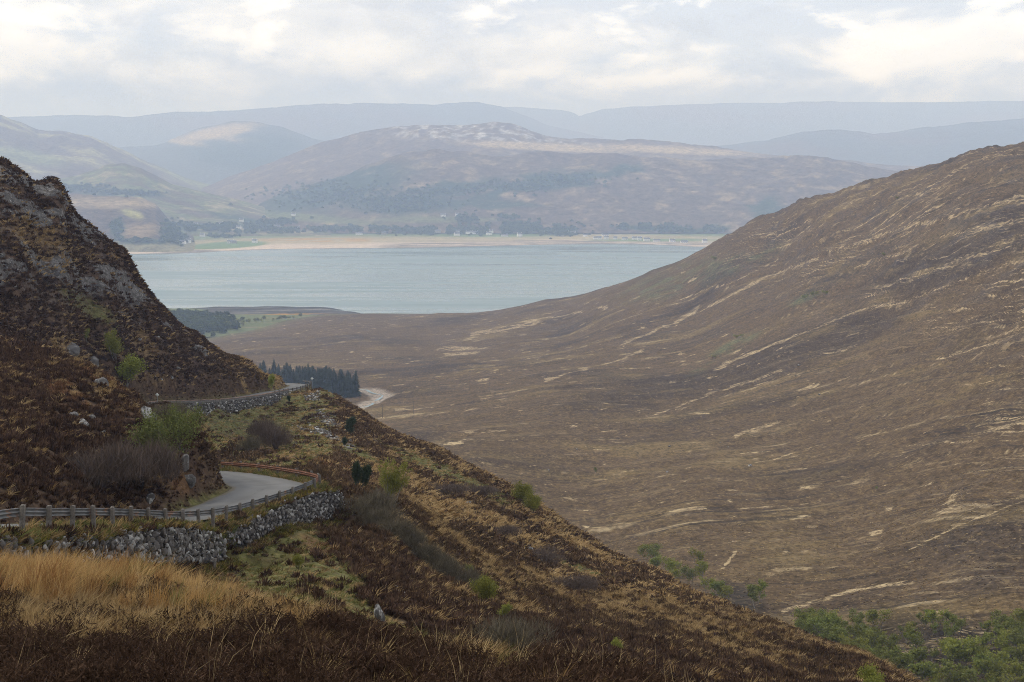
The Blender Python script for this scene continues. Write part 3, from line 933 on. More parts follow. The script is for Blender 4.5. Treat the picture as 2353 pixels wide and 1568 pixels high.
me = mesh_np('shore', np.stack([SX, SY, SZ], -1).reshape(-1, 3), grid_faces(*SX.shape), M_SHORE, smooth=True)
vcol(me, 'Col', sc_.reshape(-1, 3))
link('shore', me, kind='structure')

# ------------------------------------------------------------------ the far shore: sand, marsh and fields
ys = np.concatenate([np.linspace(4350, 5500, 170), np.linspace(5512, 7000, 60)])
FX, FY = fan(-500, 2700, 420, ys)
fu = 1176.5 + F * FX / FY
waterline = prof(fu, [(-500, 4350), (280, 4440), (330, 4460), (450, 4530), (520, 4640), (600, 4720), (700, 4780), (850, 4815), (950, 4850), (1050, 4900), (1150, 4980), (1250, 5060), (1400, 5115), (1500, 5060), (1610, 4890), (1700, 4860), (2700, 4800)])
fnn = fbm(FX / 90, FY / 90, 4, 111)
fstr = fbm(FX / 420, FY / 38, 4, 113)
inl = FY - waterline + 26 * fnn
FZ = np.clip(inl / 55.0, -2, 1.0) * 1.5 + 4.0 * sstep(inl, 300, 1000) + 26 * sstep(FY, 5800, 6800) + 2 * sstep(inl, 150, 400) * fnn
fchan = np.abs(FY - (waterline + 100 + 110 * sstep(fu, 880, 960) * (1 - sstep(fu, 1000, 1180)) + 40 * np.sin(FX / 120))) < 13
FZ = np.where(fchan & (fu > 850) & (fu < 1120), -0.5, FZ)
sand = np.array([0.50, 0.40, 0.30])
fc = lay(np.broadcast_to(sand, FX.shape + (3,)), np.array([0.12, 0.105, 0.09]), np.maximum(np.maximum(1 - sstep(inl, 8, 28), 0.8 * sstep(fu, 940, 1020) * sstep(fstr + 0.6 * fnn, -0.25, 0.15)), blobs(fu, 250 * F / FY + 400, [(1010, 560, 130, 6, -3), (430, 578, 75, 5, 0), (1330, 557, 90, 2.5, 0)]) * sstep(fstr, -0.25, 0.1)))
fc = lay(fc, np.array([0.23, 0.20, 0.095]), sstep(inl + 140 * fstr, 260, 420) * (0.75 + 0.3 * fnn))
fc = lay(fc, np.array([0.38, 0.31, 0.17]), sstep(fstr, -0.1, 0.2) * sstep(inl, 260, 380) * 0.9 * (1 - sstep(inl, 800, 1000)))
fc = lay(fc, np.array([0.38, 0.21, 0.03]), ell(fu, 250 * F / FY + 400, 730, 552, 130, 5, 0) * sstep(fnn, -0.1, 0.15) * sstep(inl, 60, 100) * 0.9)
fc = lay(fc, np.array([0.125, 0.185, 0.06]), blobs(fu, 250 * F / FY + 400, [(520, 564, 95, 7.5, -3, 0.15), (1130, 541, 150, 5, 0), (1500, 552, 140, 3, 0)]))
fc = lay(fc, np.array([0.10, 0.15, 0.045]), sstep(inl + 200 * fstr, 620, 900) * 0.85)
M_FLAT = mat_ground('far_shore_ground', 22.0, bump_d=0.5, contrast=0.3)
me = mesh_np('far_shore', np.stack([FX, FY, FZ], -1).reshape(-1, 3), grid_faces(*FX.shape), M_FLAT, smooth=True)
vcol(me, 'Col', fc.reshape(-1, 3))
link('far_shore', me, kind='structure')


def far_z(x, y):
    """height of the far shore flats"""
    k = int(np.argmin(np.abs(ys - y)))
    j = int(np.argmin(np.abs(FX[k] - x)))
    return float(FZ[k, j])


# ------------------------------------------------------------------ hills beyond the loch
M_HILL = mat_ground('hill_ground', 30.0, bump_d=8.0, contrast=0.55, speck=(0.24, 0.19, 0.12))
HILLS = []


def hill(name, crest, D, foot, back, foot_z=0.0, p=1.25, rough=0.10, seed=0, nc=330, nr=100, paint=None, u0=None, u1=None, bulge=0.0, big=700.0):
    cr = np.array(crest, float)
    ua, ub = (cr[0, 0] if u0 is None else u0), (cr[-1, 0] if u1 is None else u1)
    U = np.linspace(ua, ub, nc)
    Dc = D if np.isscalar(D) else prof(U, D)
    ft = foot if np.isscalar(foot) else prof(U, foot)
    tv = np.interp(U, cr[:, 0], cr[:, 1])
    _, t = ray(U, tv)
    zc = CAMZ + t * Dc
    a = (U - 1176.5) / F * 1.0
    s = np.concatenate([np.linspace(0, 1, int(nr * 0.75)), 1 + np.linspace(0.04, 1, nr - int(nr * 0.75))])
    S, A = np.meshgrid(s, a, indexing='ij')
    Y = np.where(S <= 1, ft + (Dc - ft) * S, Dc + (back - Dc) * (S - 1))
    X = A * Y
    sh = np.where(S <= 1, (1 - bulge) * S ** p + bulge * np.sin(S * math.pi / 2), 1 - (S - 1) ** 1.3)
    Hh = np.maximum(zc - foot_z, -9.0)
    n = fbm(X / big, Y / big, 6, seed, gain=0.52)
    r = fbm(X / (big * 1.1), Y / (big * 0.8), 6, seed + 50, gain=0.5, ridged=True)
    Z = foot_z - 3 + sh * (Hh + 3) * (1 + rough * 0.8 * n) + (Hh * rough * (r - 0.35) + 0.25 * Hh * rough * fbm(X / (big * .16), Y / (big * .16), 4, seed + 70)) * np.clip(sh * 1.6, 0, 1)
    u, v = to_pix(X, Y, Z)
    c = paint(X, Y, Z, u, v, n, r)
    me = mesh_np(name, np.stack([X, Y, Z], -1).reshape(-1, 3), grid_faces(*X.shape), M_HILL, smooth=True)
    vcol(me, 'Col', c.reshape(-1, 3))
    o = link(name, me, kind='structure')
    HILLS.append((X, Y, Z, c))
    return o


K_BRN = np.array([0.100, 0.072, 0.050])
K_TAN = np.array([0.36, 0.27, 0.15])  # tan grass; its patches also paint in the sunlit parts of the hills
K_GRN = np.array([0.125, 0.145, 0.055])
K_WOOD = np.array([0.026, 0.046, 0.024])
K_RCK = np.array([0.34, 0.32, 0.30])
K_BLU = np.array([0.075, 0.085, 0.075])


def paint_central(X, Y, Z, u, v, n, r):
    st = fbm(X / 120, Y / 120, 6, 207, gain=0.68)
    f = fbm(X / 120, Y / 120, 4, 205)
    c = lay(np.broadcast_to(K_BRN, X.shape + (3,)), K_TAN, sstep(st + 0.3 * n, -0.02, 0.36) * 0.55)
    wd = blobs(u + 55 * f, v + 16 * f, [(760, 440, 190, 40, -14), (920, 470, 140, 24, 0), (1010, 440, 150, 14, -10), (1180, 430, 110, 16, -18), (1300, 415, 110, 18, -10), (1100, 470, 140, 10, 0), (850, 400, 60, 16, -20), (1420, 395, 60, 14, -10), (1760, 480, 40, 20, -30), (1480, 522, 70, 7, 0), (1600, 530, 80, 8, -5)])
    c = lay(c, K_WOOD, wd * sstep(f, -0.7, -0.25))
    c = lay(c, K_GRN, blobs(u, v, [(700, 500, 180, 9, 5), (1000, 505, 150, 7, 0)]) * 0.8)
    return c


def paint_rocky(X, Y, Z, u, v, n, r):
    st = fbm(X / 130, Y / 150, 6, 217, gain=0.66)
    f = fbm(X / 70, Y / 70, 5, 219, gain=0.6)
    c = lay(np.broadcast_to(K_BRN * 1.1, X.shape + (3,)), K_TAN, sstep(st + 0.3 * n, 0.0, 0.45) * 0.5)
    c = lay(c, K_RCK * 1.15, blobs(u, v, [(1060, 300, 210, 26, 3), (1250, 325, 120, 10, 5)]) * sstep(f, -0.05, 0.25))
    c = lay(c, K_TAN * 1.2, blobs(u + 30 * f, v, [(1250, 338, 180, 9, 3), (1550, 345, 180, 8, 3)]) * 0.8)
    return c


def paint_green(X, Y, Z, u, v, n, r):
    st = fbm(X / 200, Y / 90, 5, 227)
    f = fbm(X / 90, Y / 90, 4, 225)
    c = lay(np.broadcast_to(K_BRN, X.shape + (3,)), K_GRN, sstep(st + 0.3, 0.0, 0.5))
    c = lay(c, K_TAN, sstep(f + st, 0.1, 0.5) * 0.6)
    c = lay(c, K_WOOD, blobs(u + 40 * f, v + 12 * f, [(180, 435, 130, 12, 8), (300, 445, 90, 8, 5), (480, 520, 110, 8, 0), (620, 520, 60, 10, 0), (560, 505, 90, 8, 10)]) * sstep(f, -0.3, 0.1))
    return c


def paint_head(X, Y, Z, u, v, n, r):
    f = fbm(X / 60, Y / 60, 5, 235)
    c = lay(np.broadcast_to(K_BRN * 0.85, X.shape + (3,)), K_TAN, sstep(v, 440, 470) * (1 - sstep(v, 470, 485)) * 0.7)
    c = lay(c, np.array([0.27, 0.25, 0.09]), blobs(u + 10 * f, v + 6 * f, [(305, 492, 26, 9, 18), (350, 455, 40, 4, 5), (375, 467, 16, 5, 0)]))
    c = lay(c, np.array([0.24, 0.17, 0.09]), blobs(u + 10 * f, v, [(320, 530, 60, 16, -3)]) * 0.8)
    c = lay(c, np.array([0.22, 0.20, 0.10]), sstep(v + 6 * f, 545, 556) * 0.85)
    c = lay(c, K_WOOD * 1.3, blobs(u + 16 * f, v + 10 * f, [(400, 530, 32, 28, 60), (270, 525, 16, 22, 0), (340, 556, 80, 5, 0)]) * 0.95)
    return c


def paint_left(X, Y, Z, u, v, n, r):
    st = fbm((X * 0.8 + Z * 2) / 260, (Y - Z) / 200, 5, 247)
    f = fbm(X / 150, Y / 150, 5, 245)
    c = lay(np.broadcast_to(K_BRN, X.shape + (3,)), np.array([0.27, 0.245, 0.115]), sstep(st + 0.3 * f, -0.05, 0.3))
    return lay(c, K_GRN * 1.2, blobs(u, v, [(430, 400, 90, 20, 25), (60, 360, 90, 16, 10)]) * 0.7)


def paint_wood(X, Y, Z, u, v, n, r):
    f = fbm(X / 300, Y / 300, 4, 255)
    c = np.broadcast_to(K_BLU, X.shape + (3,))
    c = lay(c, K_TAN * 1.1, blobs(u + 20 * f, v + 6 * f, [(500, 305, 90, 14, -10), (560, 322, 50, 6, 5), (430, 328, 50, 6, 8)]))
    return lay(c, K_WOOD, blobs(u, v, [(560, 360, 130, 30, 5), (620, 330, 80, 20, 5)]) * 0.9)


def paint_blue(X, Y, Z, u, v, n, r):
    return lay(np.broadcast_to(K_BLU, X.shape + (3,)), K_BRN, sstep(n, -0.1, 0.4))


hill('hill_headland', [(80, 452), (170, 446), (260, 452), (330, 456), (362, 470), (390, 505), (420, 535), (450, 552), (475, 564), (500, 580)], 5350, 4560, 6000, 2.0, 0.62, 0.05, 301, 160, 70, paint_head, big=180)
hill('hill_knoll', [(-200, 430), (90, 418), (180, 405), (235, 390), (250, 382), (290, 379), (330, 388), (400, 424), (440, 434), (520, 452), (600, 475), (680, 497), (760, 506)], 6700, 5650, 8200, 8.0, 0.85, 0.05, 311, 260, 90, paint_green, big=330)
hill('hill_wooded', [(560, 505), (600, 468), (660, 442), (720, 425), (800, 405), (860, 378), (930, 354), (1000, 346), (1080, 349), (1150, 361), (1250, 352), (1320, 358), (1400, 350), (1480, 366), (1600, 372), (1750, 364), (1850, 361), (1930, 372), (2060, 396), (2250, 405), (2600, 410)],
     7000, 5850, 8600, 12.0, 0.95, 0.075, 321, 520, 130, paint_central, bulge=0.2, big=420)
hill('hill_rocky', [(380, 470), (450, 440), (530, 408), (640, 372), (740, 332), (800, 316), (870, 300), (920, 290), (1000, 288), (1060, 286), (1130, 283), (1180, 293), (1250, 315), (1330, 319), (1430, 326), (1470, 320), (1560, 331), (1700, 346), (1900, 368), (2200, 390)],
     8700, 6800, 10500, 20.0, 0.95, 0.06, 331, 420, 110, paint_rocky, big=600)
hill('hill_left', [(-400, 240), (-100, 256), (0, 266), (50, 281), (100, 296), (150, 297), (220, 311), (330, 366), (430, 408), (500, 428), (620, 440)], 9300, 6900, 12000, 20.0, 0.8, 0.06, 341, 300, 110, paint_left, big=600)
hill('hill_forest', [(200, 350), (380, 331), (450, 302), (540, 281), (600, 281), (650, 291), (720, 318), (800, 335), (950, 350)], 12200, 9600, 13800, 60.0, 0.85, 0.05, 351, 200, 70, paint_wood, big=800)
hill('hill_blue', [(1500, 345), (1650, 335), (1750, 322), (1830, 305), (1920, 300), (2000, 312), (2080, 300), (2200, 285), (2353, 270), (2700, 262)], 12500, 9500, 14500, 40.0, 0.9, 0.05, 361, 240, 70, paint_blue, big=900)
hill('mountain_west', [(-600, 262), (-100, 272), (150, 266), (300, 271), (400, 262), (560, 254), (700, 244), (820, 242), (900, 240), (1100, 237), (1150, 246), (1190, 262), (1260, 290), (1400, 320)], 16500, 13500, 18800, 60.0, 0.9, 0.045, 371, 320, 70, paint_blue, big=1500)
hill('mountain_east', [(700, 262), (1000, 250), (1200, 248), (1290, 252), (1318, 258), (1330, 266), (1345, 259), (1385, 249), (1450, 243), (1600, 240), (1800, 238), (2000, 236), (2353, 233), (2900, 230)], 19500, 15500, 22300, 80.0, 0.9, 0.035, 381, 320, 70, paint_blue, big=1800)
# ------------------------------------------------------------------ scattered ground cover (stuff)
M_TINT = mat_tint('heather_and_grass', 0.12, 0.5)
M_BLADE = mat_tint('grass_blades', 0.25, 0.35)


def tuft_heather(seed, n, h, r, w):
    q = np.random.default_rng(seed)
    an = q.uniform(0, 6.283, n)
    rr = r * np.sqrt(q.uniform(0, 1, n))
    base = np.stack([np.cos(an) * rr * 0.55, np.sin(an) * rr * 0.55, q.uniform(-0.05, 0.35, n) * h], 1)
    hh = h * (1 - 0.55 * (rr / r) ** 2) * q.uniform(0.65, 1.05, n)
    tip = np.stack([np.cos(an) * rr * 1.1 + q.normal(0, .12 * r, n), np.sin(an) * rr * 1.1 + q.normal(0, .12 * r, n), hh], 1)
    base[:, 2] = np.minimum(base[:, 2], hh * 0.6)
    return ribbons(base, tip, w * q.uniform(0.6, 1.4, n), seed)


def tuft_heather_fine(seed, h, r):
    """close heather: upright stems set with many short side sprigs"""
    q = np.random.default_rng(seed)
    n = 34
    an, rr = q.uniform(0, 6.283, n), r * np.sqrt(q.uniform(0, 1, n))
    b0 = np.stack([np.cos(an) * rr * .7, np.sin(an) * rr * .7, np.full(n, -0.04)], 1)
    t0 = np.stack([np.cos(an) * rr * 1.15 + q.normal(0, .03, n), np.sin(an) * rr * 1.15 + q.normal(0, .03, n), h * (1 - .4 * (rr / r) ** 2) * q.uniform(.7, 1.1, n)], 1)
    V1, T1 = ribbons(b0, t0, np.full(n, 0.006), seed)
    m_ = 300
    k, f = q.integers(0, n, m_), q.uniform(0.35, 1.0, (m_, 1))
    b1 = b0[k] + (t0[k] - b0[k]) * f
    dv = q.normal(0, 1, (m_, 3)) * np.array([1, 1, .5]) + np.array([0, 0, 0.9])
    t1 = b1 + dv / np.linalg.norm(dv, axis=1)[:, None] * q.uniform(.03, .085, (m_, 1))
    V2, T2 = ribbons(b1, t1, q.uniform(.006, .015, m_), seed + 1)
    return np.vstack([V1, V2]), np.vstack([T1, T2 + len(V1)])


def tuft_grass(seed, n, h, r, w, lean=0.25, droop=0.1):
    q = np.random.default_rng(seed)
    an = q.uniform(0, 6.283, n)
    rr = r * np.sqrt(q.uniform(0, 1, n))
    base = np.stack([np.cos(an) * rr * 0.4, np.sin(an) * rr * 0.4, np.full(n, -0.04)], 1)
    hh = h * q.uniform(0.55, 1.05, n)
    tip = base + np.stack([np.cos(an) * rr + q.normal(0.5, 0.5, n) * lean * hh, np.sin(an) * rr + q.normal(0, 0.35, n) * lean * hh, hh * (1 - droop * q.uniform(0, 1, n))], 1)
    bend = np.stack([-(tip - base)[:, 0] * 0.18, -(tip - base)[:, 1] * 0.18, hh * 0.06], 1)
    return ribbons(base, tip, w * q.uniform(0.7, 1.3, n), seed, bend)


def proto(name, VT, mat):
    me = mesh_np(name, VT[0], VT[1], mat)
    return bpy.data.objects.new(name, me)


def scatter(name, protos, P, idx, rot, scl, tint, **props):
    coll = bpy.data.collections.new(name + '_kinds')
    for i, o in enumerate(protos):
        o.name = '%s_kind_%02d' % (name, i)
        coll.objects.link(o)
    me = bpy.data.meshes.new(name)
    me.vertices.add(len(P))
    me.vertices.foreach_set('co', np.asarray(P, np.float32).ravel())
    for an, ty, val, key in (('rot', 'FLOAT_VECTOR', rot, 'vector'), ('scl', 'FLOAT_VECTOR', scl, 'vector'), ('idx', 'INT', idx, 'value'), ('tint', 'FLOAT_COLOR', np.hstack([tint, np.ones((len(P), 1))]), 'color')):
        at = me.attributes.new(an, ty, 'POINT')
        at.data.foreach_set(key, np.asarray(val, np.int32 if ty == 'INT' else np.float32).ravel())
    o = link(name, me, kind='stuff', **props)
    ng = bpy.data.node_groups.new(name, 'GeometryNodeTree')
    ng.interface.new_socket('Geometry', in_out='INPUT', socket_type='NodeSocketGeometry')
    ng.interface.new_socket('Geometry', in_out='OUTPUT', socket_type='NodeSocketGeometry')
    N, L = ng.nodes, ng.links
    gi, go = N.new('NodeGroupInput'), N.new('NodeGroupOutput')
    ip = N.new('GeometryNodeInstanceOnPoints')
    ci = N.new('GeometryNodeCollectionInfo')
    ci.inputs['Collection'].default_value = coll
    ci.inputs['Separate Children'].default_value = True
    ci.inputs['Reset Children'].default_value = True
    L.new(gi.outputs[0], ip.inputs['Points'])
    L.new(ci.outputs[0], ip.inputs['Instance'])
    ip.inputs['Pick Instance'].default_value = True
    for nm, ty, sock in (('idx', 'INT', 'Instance Index'), ('rot', 'FLOAT_VECTOR', 'Rotation'), ('scl', 'FLOAT_VECTOR', 'Scale')):
        na = N.new('GeometryNodeInputNamedAttribute')
        na.data_type = ty
        na.inputs['Name'].default_value = nm
        L.new(na.outputs['Attribute'], ip.inputs[sock])
    L.new(ip.outputs[0], go.inputs[0])
    md = o.modifiers.new('plants', 'NODES')
    md.node_group = ng
    return o


RG = np.random.default_rng(5)
cell_dy = np.gradient(nyv)[:, None] * np.ones_like(NY)
cell_area = cell_dy * NY * (nav[1] - nav[0])
gz_y = np.gradient(NZ, axis=0) / cell_dy
gz_x = np.gradient(NZ, axis=1) / (NY * (nav[1] - nav[0]))
cell_area = cell_area * np.minimum(np.sqrt(1 + gz_x ** 2 + (gz_y - NX / NY * gz_x) ** 2), 3.5)
inview = (NU > -330) & (NU < 2700) & (NV < 1900)


def pick_cells(w, n):
    w = (w * inview).ravel()
    c = np.cumsum(w)
    k = np.searchsorted(c, RG.uniform(0, c[-1], n))
    i, j = np.unravel_index(np.clip(k, 0, w.size - 1), NY.shape)
    fy = RG.uniform(-.5, .5, n)
    y = NY[i, j] + fy * cell_dy[i, j]
    x = (nav[j] + RG.uniform(-.5, .5, n) * (nav[1] - nav[0])) * y
    ofs = (NYD - NY)[i, j]
    z = near_field.z(x, y)
    return i, j, np.stack([x * (y + ofs) / y, y + ofs, z], 1)


open_ground = (1 - sstep(ROADM, 0.0, 0.05)) * ((NEARROAD > 0.15) | (NEARROAD > 90))
heath_w = np.clip(1.05 - 1.0 * GREEN - 0.85 * TAN - 0.6 * BRACK, 0.03, 1) * (1 - 0.92 * ROCK)
grass_w = np.clip(0.75 * GREEN + 0.9 * TAN + 0.25 * BRACK + 0.10, 0, 1) * (1 - 0.8 * ROCK)


def tint_heath(i, j, n):
    k = RG.uniform(0, 1, (n, 1))
    c = np.array([0.034, 0.019, 0.013]) * (1 - k) + np.array([0.080, 0.048, 0.030]) * k
    br = (RG.uniform(0, 1, n) < 0.75 * BRACK[i, j])[:, None]
    c = np.where(br, np.array([0.115, 0.06, 0.03]) * (0.7 + 0.6 * k), c)
    far_k = 1 + 0.25 * sstep(NY[i, j], 35, 90)
    gm = (0.45 * grassy[i, j] * RG.uniform(0, 1, n))[:, None]
    c = c * (1 - gm) + np.array([0.15, 0.102, 0.05]) * gm
    return c * (far_k * (0.75 + 0.5 * np.clip(n1[i, j] + 0.5, 0, 1)))[:, None]


def tint_grass(i, j, n):
    k = RG.uniform(0, 1, (n, 1))
    g = GREEN[i, j] / (GREEN[i, j] + TAN[i, j] * 0.8 + 0.12)
    green = (RG.uniform(0, 1, n) < 0.72 * g)[:, None]
    ct = np.array([0.235, 0.155, 0.066]) * (1 - k) + np.array([0.42, 0.30, 0.148]) * k
    cg = np.array([0.095, 0.100, 0.030]) * (1 - k) + np.array([0.175, 0.160, 0.055]) * k
    c = np.where(green, cg, ct)
    dull = (RG.uniform(0, 1, n) < 0.25)[:, None]
    return np.where(dull, c * np.array([0.62, 0.55, 0.5]), c)


BANDS = [  # y range, heather per m2, grass per m2, heather size, grass size
    (11, 42, 17.0, 20.0, 0),
    (42, 130, 5.2, 6.5, 1),
    (130, 345, 2.3, 2.6, 2),
]
PH = [[tuft_heather_fine(10 + k, 0.33, 0.20) for k in range(4)],
      [tuft_heather(20 + k, 46, 0.42, 0.34, 0.055) for k in range(4)],
      [tuft_heather(30 + k, 24, 0.55, 0.52, 0.13) for k in range(4)]]
PG = [[tuft_grass(40 + k, 60, 0.27, 0.17, 0.008, 0.5, 0.3) for k in range(4)],
      [tuft_grass(50 + k, 30, 0.32, 0.26, 0.028, 0.5, 0.3) for k in range(4)],
      [tuft_grass(60 + k, 16, 0.38, 0.42, 0.085, 0.5, 0.3) for k in range(4)]]
for (ya, yb, dh, dg, lod) in BANDS:
    band = (NY >= ya) & (NY < yb)
    for kind, dens, protos, wmap, tf, nm in (('heather', dh, PH[lod], heath_w, tint_heath, 'heather'), ('grass', dg, PG[lod], grass_w, tint_grass, 'grass')):
        w = cell_area * wmap * open_ground * band
        n = int((w * inview).sum() * dens)
        i, j, P = pick_cells(w, n)
        rot = np.stack([RG.normal(0, .12, n), RG.normal(0, .12, n), RG.uniform(0, 6.283, n) if kind == 'heather' else RG.normal(0, 0.7, n)], 1)
        clump = 0.75 + 0.7 * np.clip(n2[i, j] + 0.4, 0, 1)
        if kind == 'grass':
            clump *= 0.6 + 0.55 * np.clip(1.0 - GREEN[i, j], 0, 1)
        near_rd = np.clip(NEARROAD[i, j] / 2.0, 0.45, 1)
        if lod == 0 and kind == 'heather':
            clump *= 0.85
        s = (clump * near_rd * RG.uniform(0.65, 1.3, n))[:, None] * np.array([1, 1, 1.0])
        mat = M_TINT if kind == 'heather' else M_BLADE
        scatter(nm, [proto('kind', q, mat) for q in protos], P - np.array([0, 0, 0.03]), RG.integers(0, 4, n), rot, s, tf(i, j, n))

# heather clumps hanging over the verge between barrier and wall
vw = cell_area * ((NEARROAD > 0.75) & (NEARROAD < 2.0) & (ROADSIDE < 0) & (NY > 40) & (NY < 100)) * sstep(fbm(NX / 2.2, NY / 2.2, 2, 55), 0.05, 0.25)
n = 420
i, j, P = pick_cells(vw, n)
scatter('heather', [proto('kind', q, M_TINT) for q in PH[1]], P, RG.integers(0, 4, n), np.stack([RG.normal(0, .15, n), RG.normal(0, .15, n), RG.uniform(0, 6.28, n)], 1), RG.uniform(0.8, 1.35, n)[:, None] * np.ones(3), tint_heath(i, j, n) * 0.9)

# grass and moss growing over the foot and top of the walls
wp, wtint = [], []
for T_, B_, nn_ in ((topA3, botA3, 700), (topB3, botB3, 420)):
    L_ = smooth_line(T_, 0.2)
    Lb = smooth_line(B_, 0.2)
    nr_ = -left_of(L_)
    for _ in range(nn_):
        kx = RG.integers(0, len(L_))
        foot = RG.uniform() < 0.62
        off_ = RG.uniform(0.35, 1.3) if foot else RG.uniform(-0.45, 0.12)
        x, y = L_[kx, 0] + nr_[kx, 0] * off_, L_[kx, 1] + nr_[kx, 1] * off_
        z = float(near_field.z(np.array([x]), np.array([y]))[0]) if foot else L_[kx, 2] - 0.05
        wp.append((x, y, z))
        wtint.append(np.array([[0.10, 0.10, 0.03], [0.24, 0.165, 0.07], [0.06, 0.034, 0.022], [0.13, 0.105, 0.02]][RG.integers(0, 4)]) * RG.uniform(0.7, 1.3))
n = len(wp)
scatter('grass', [proto('kind', q, M_BLADE) for q in PG[1]], np.array(wp), RG.integers(0, 4, n), np.stack([RG.normal(0, .15, n), RG.normal(0, .15, n), RG.uniform(0, 6.28, n)], 1), RG.uniform(0.7, 1.4, n)[:, None] * np.ones(3), np.array(wtint))

# rank grass under and beside the crash barrier
vw = cell_area * ((NEARROAD > 0.10) & (NEARROAD < 1.5) & (ROADSIDE < 0) & (NY > 36) & (NY < 128))
n = 2600
i, j, P = pick_cells(vw, n)
kg = RG.uniform(0, 1, (n, 1))
tg = np.where(RG.uniform(0, 1, (n, 1)) < 0.55, np.array([0.10, 0.105, 0.032]) * (0.8 + 0.7 * kg), np.array([0.25, 0.17, 0.075]) * (0.7 + 0.7 * kg))
scatter('grass', [proto('kind', q, M_BLADE) for q in PG[1]], P, RG.integers(0, 4, n), np.stack([RG.normal(0, .15, n), RG.normal(0, .15, n), RG.uniform(0, 6.28, n)], 1), RG.uniform(0.7, 1.5, n)[:, None] * np.ones(3), tg)

# tussocks over the moor across the glen
val_dy = np.gradient(vyv)[:, None] * np.ones_like(VY)
val_area = val_dy * VY * (vav[1] - vav[0])
vin = (VU > -60) & (VU < 2450) & (VVv < 1640) & (VVv > 300) & (burn_m < 0.3)
for (ya, yb, dens, sz) in ((225, 480, 0.22, 0.62),):
    w = (val_area * vin * ((VY >= ya) & (VY < yb))).ravel()
    cs = np.cumsum(w)
    n = int(cs[-1] * dens)
    kk = np.searchsorted(cs, RG.uniform(0, cs[-1], n))
    i, j = np.unravel_index(np.clip(kk, 0, w.size - 1), VY.shape)
    y = VY[i, j] + RG.uniform(-.5, .5, n) * val_dy[i, j]
    x = (vav[j] + RG.uniform(-.5, .5, n) * (vav[1] - vav[0])) * y
    P = np.stack([x, y, val_field.z(x, y) - 0.05], 1)
    hid = near_field.z(x, np.minimum(y, 439.0)) > P[:, 2] + 1.0
    keep = ~(hid & (y < 435))
    i, j, P = i[keep], j[keep], P[keep]
    n = len(P)
    k = RG.uniform(0, 1, (n, 1))
    base_c = VC[i, j] * (1.0 + 0.9 * k)
    pale = (RG.uniform(0, 1, n) < 0.22)[:, None]
    tn = np.where(pale, np.array([0.33, 0.245, 0.125]) * (0.7 + 0.5 * k), base_c)
    s3 = sz * RG.uniform(0.5, 1.25, n)[:, None] * np.array([1.3, 1.3, 0.55])
    scatter('moor_tussocks', [proto('kind', tuft_heather(140 + q, 12, 0.62, 0.62, 0.26), M_TINT) for q in range(4)], P, RG.integers(0, 4, n), np.stack([RG.normal(0, .1, n), RG.normal(0, .1, n), RG.uniform(0, 6.28, n)], 1), s3, tn)

# tall bleached moor grass on the brow below the road
PT = [tuft_grass(70 + k, 46, 0.95, 0.20, 0.0085, 0.42, 0.12) for k in range(4)]
wt_ = cell_area * blobs(NU + nw, NV, [(120, 1350, 260, 42, 3, 0.3), (330, 1365, 130, 45, 6, 0.3), (420, 1400, 90, 26, 6, 0.3), (640, 1430, 110, 24, 10, 0.3), (560, 1400, 90, 18, 5, 0.3)]) * ((NY > 19) & (NY < 42)) * (0.12 + sstep(fbm(NX / 1.6, NY / 2.2, 3, 57), -0.12, 0.22))
n = 1500
i, j, P = pick_cells(wt_, n)
rot = np.stack([RG.normal(0, .07, n), RG.normal(0.10, .10, n), RG.normal(0.2, 0.5, n)], 1)
size = RG.uniform(0.45, 1.2, n) * (0.55 + 0.5 * (1 - sstep(NU[i, j], 300, 620))) * (0.8 + 0.5 * fbm(NX / 3.0, NY / 3.0, 2, 58)[i, j])
k = RG.uniform(0, 1, (n, 1))
tint = np.array([0.36, 0.205, 0.068]) * (1 - k) + np.array([0.52, 0.36, 0.16]) * k
tint = np.where(RG.uniform(0, 1, (n, 1)) < 0.25, np.array([0.25, 0.13, 0.05]), tint)
tint = np.where(RG.uniform(0, 1, (n, 1)) < 0.10, np.array([0.16, 0.15, 0.05]), tint)
scatter('moor_grass', [proto('kind', q, M_BLADE) for q in PT], P, RG.integers(0, 4, n), rot, size[:, None] * np.ones(3), tint)
# single wiry stalks standing out of the heather
PS = [tuft_grass(80 + k, 3, 0.8, 0.10, 0.007, 0.5, 0.2) for k in range(4)]
wt_ = cell_area * ((NY > 13) & (NY < 36)) * (0.25 + TAN) * open_ground
n = 1500
i, j, P = pick_cells(wt_, n)
rot = np.stack([RG.normal(0, .15, n), RG.normal(0.2, .2, n), RG.normal(0.0, 0.8, n)], 1)
scatter('wiry_grass', [proto('kind', q, M_BLADE) for q in PS], P, RG.integers(0, 4, n), rot, RG.uniform(0.5, 1.0, n)[:, None] * np.ones(3), np.array([0.40, 0.29, 0.15]) * RG.uniform(0.6, 1.15, (n, 1)))

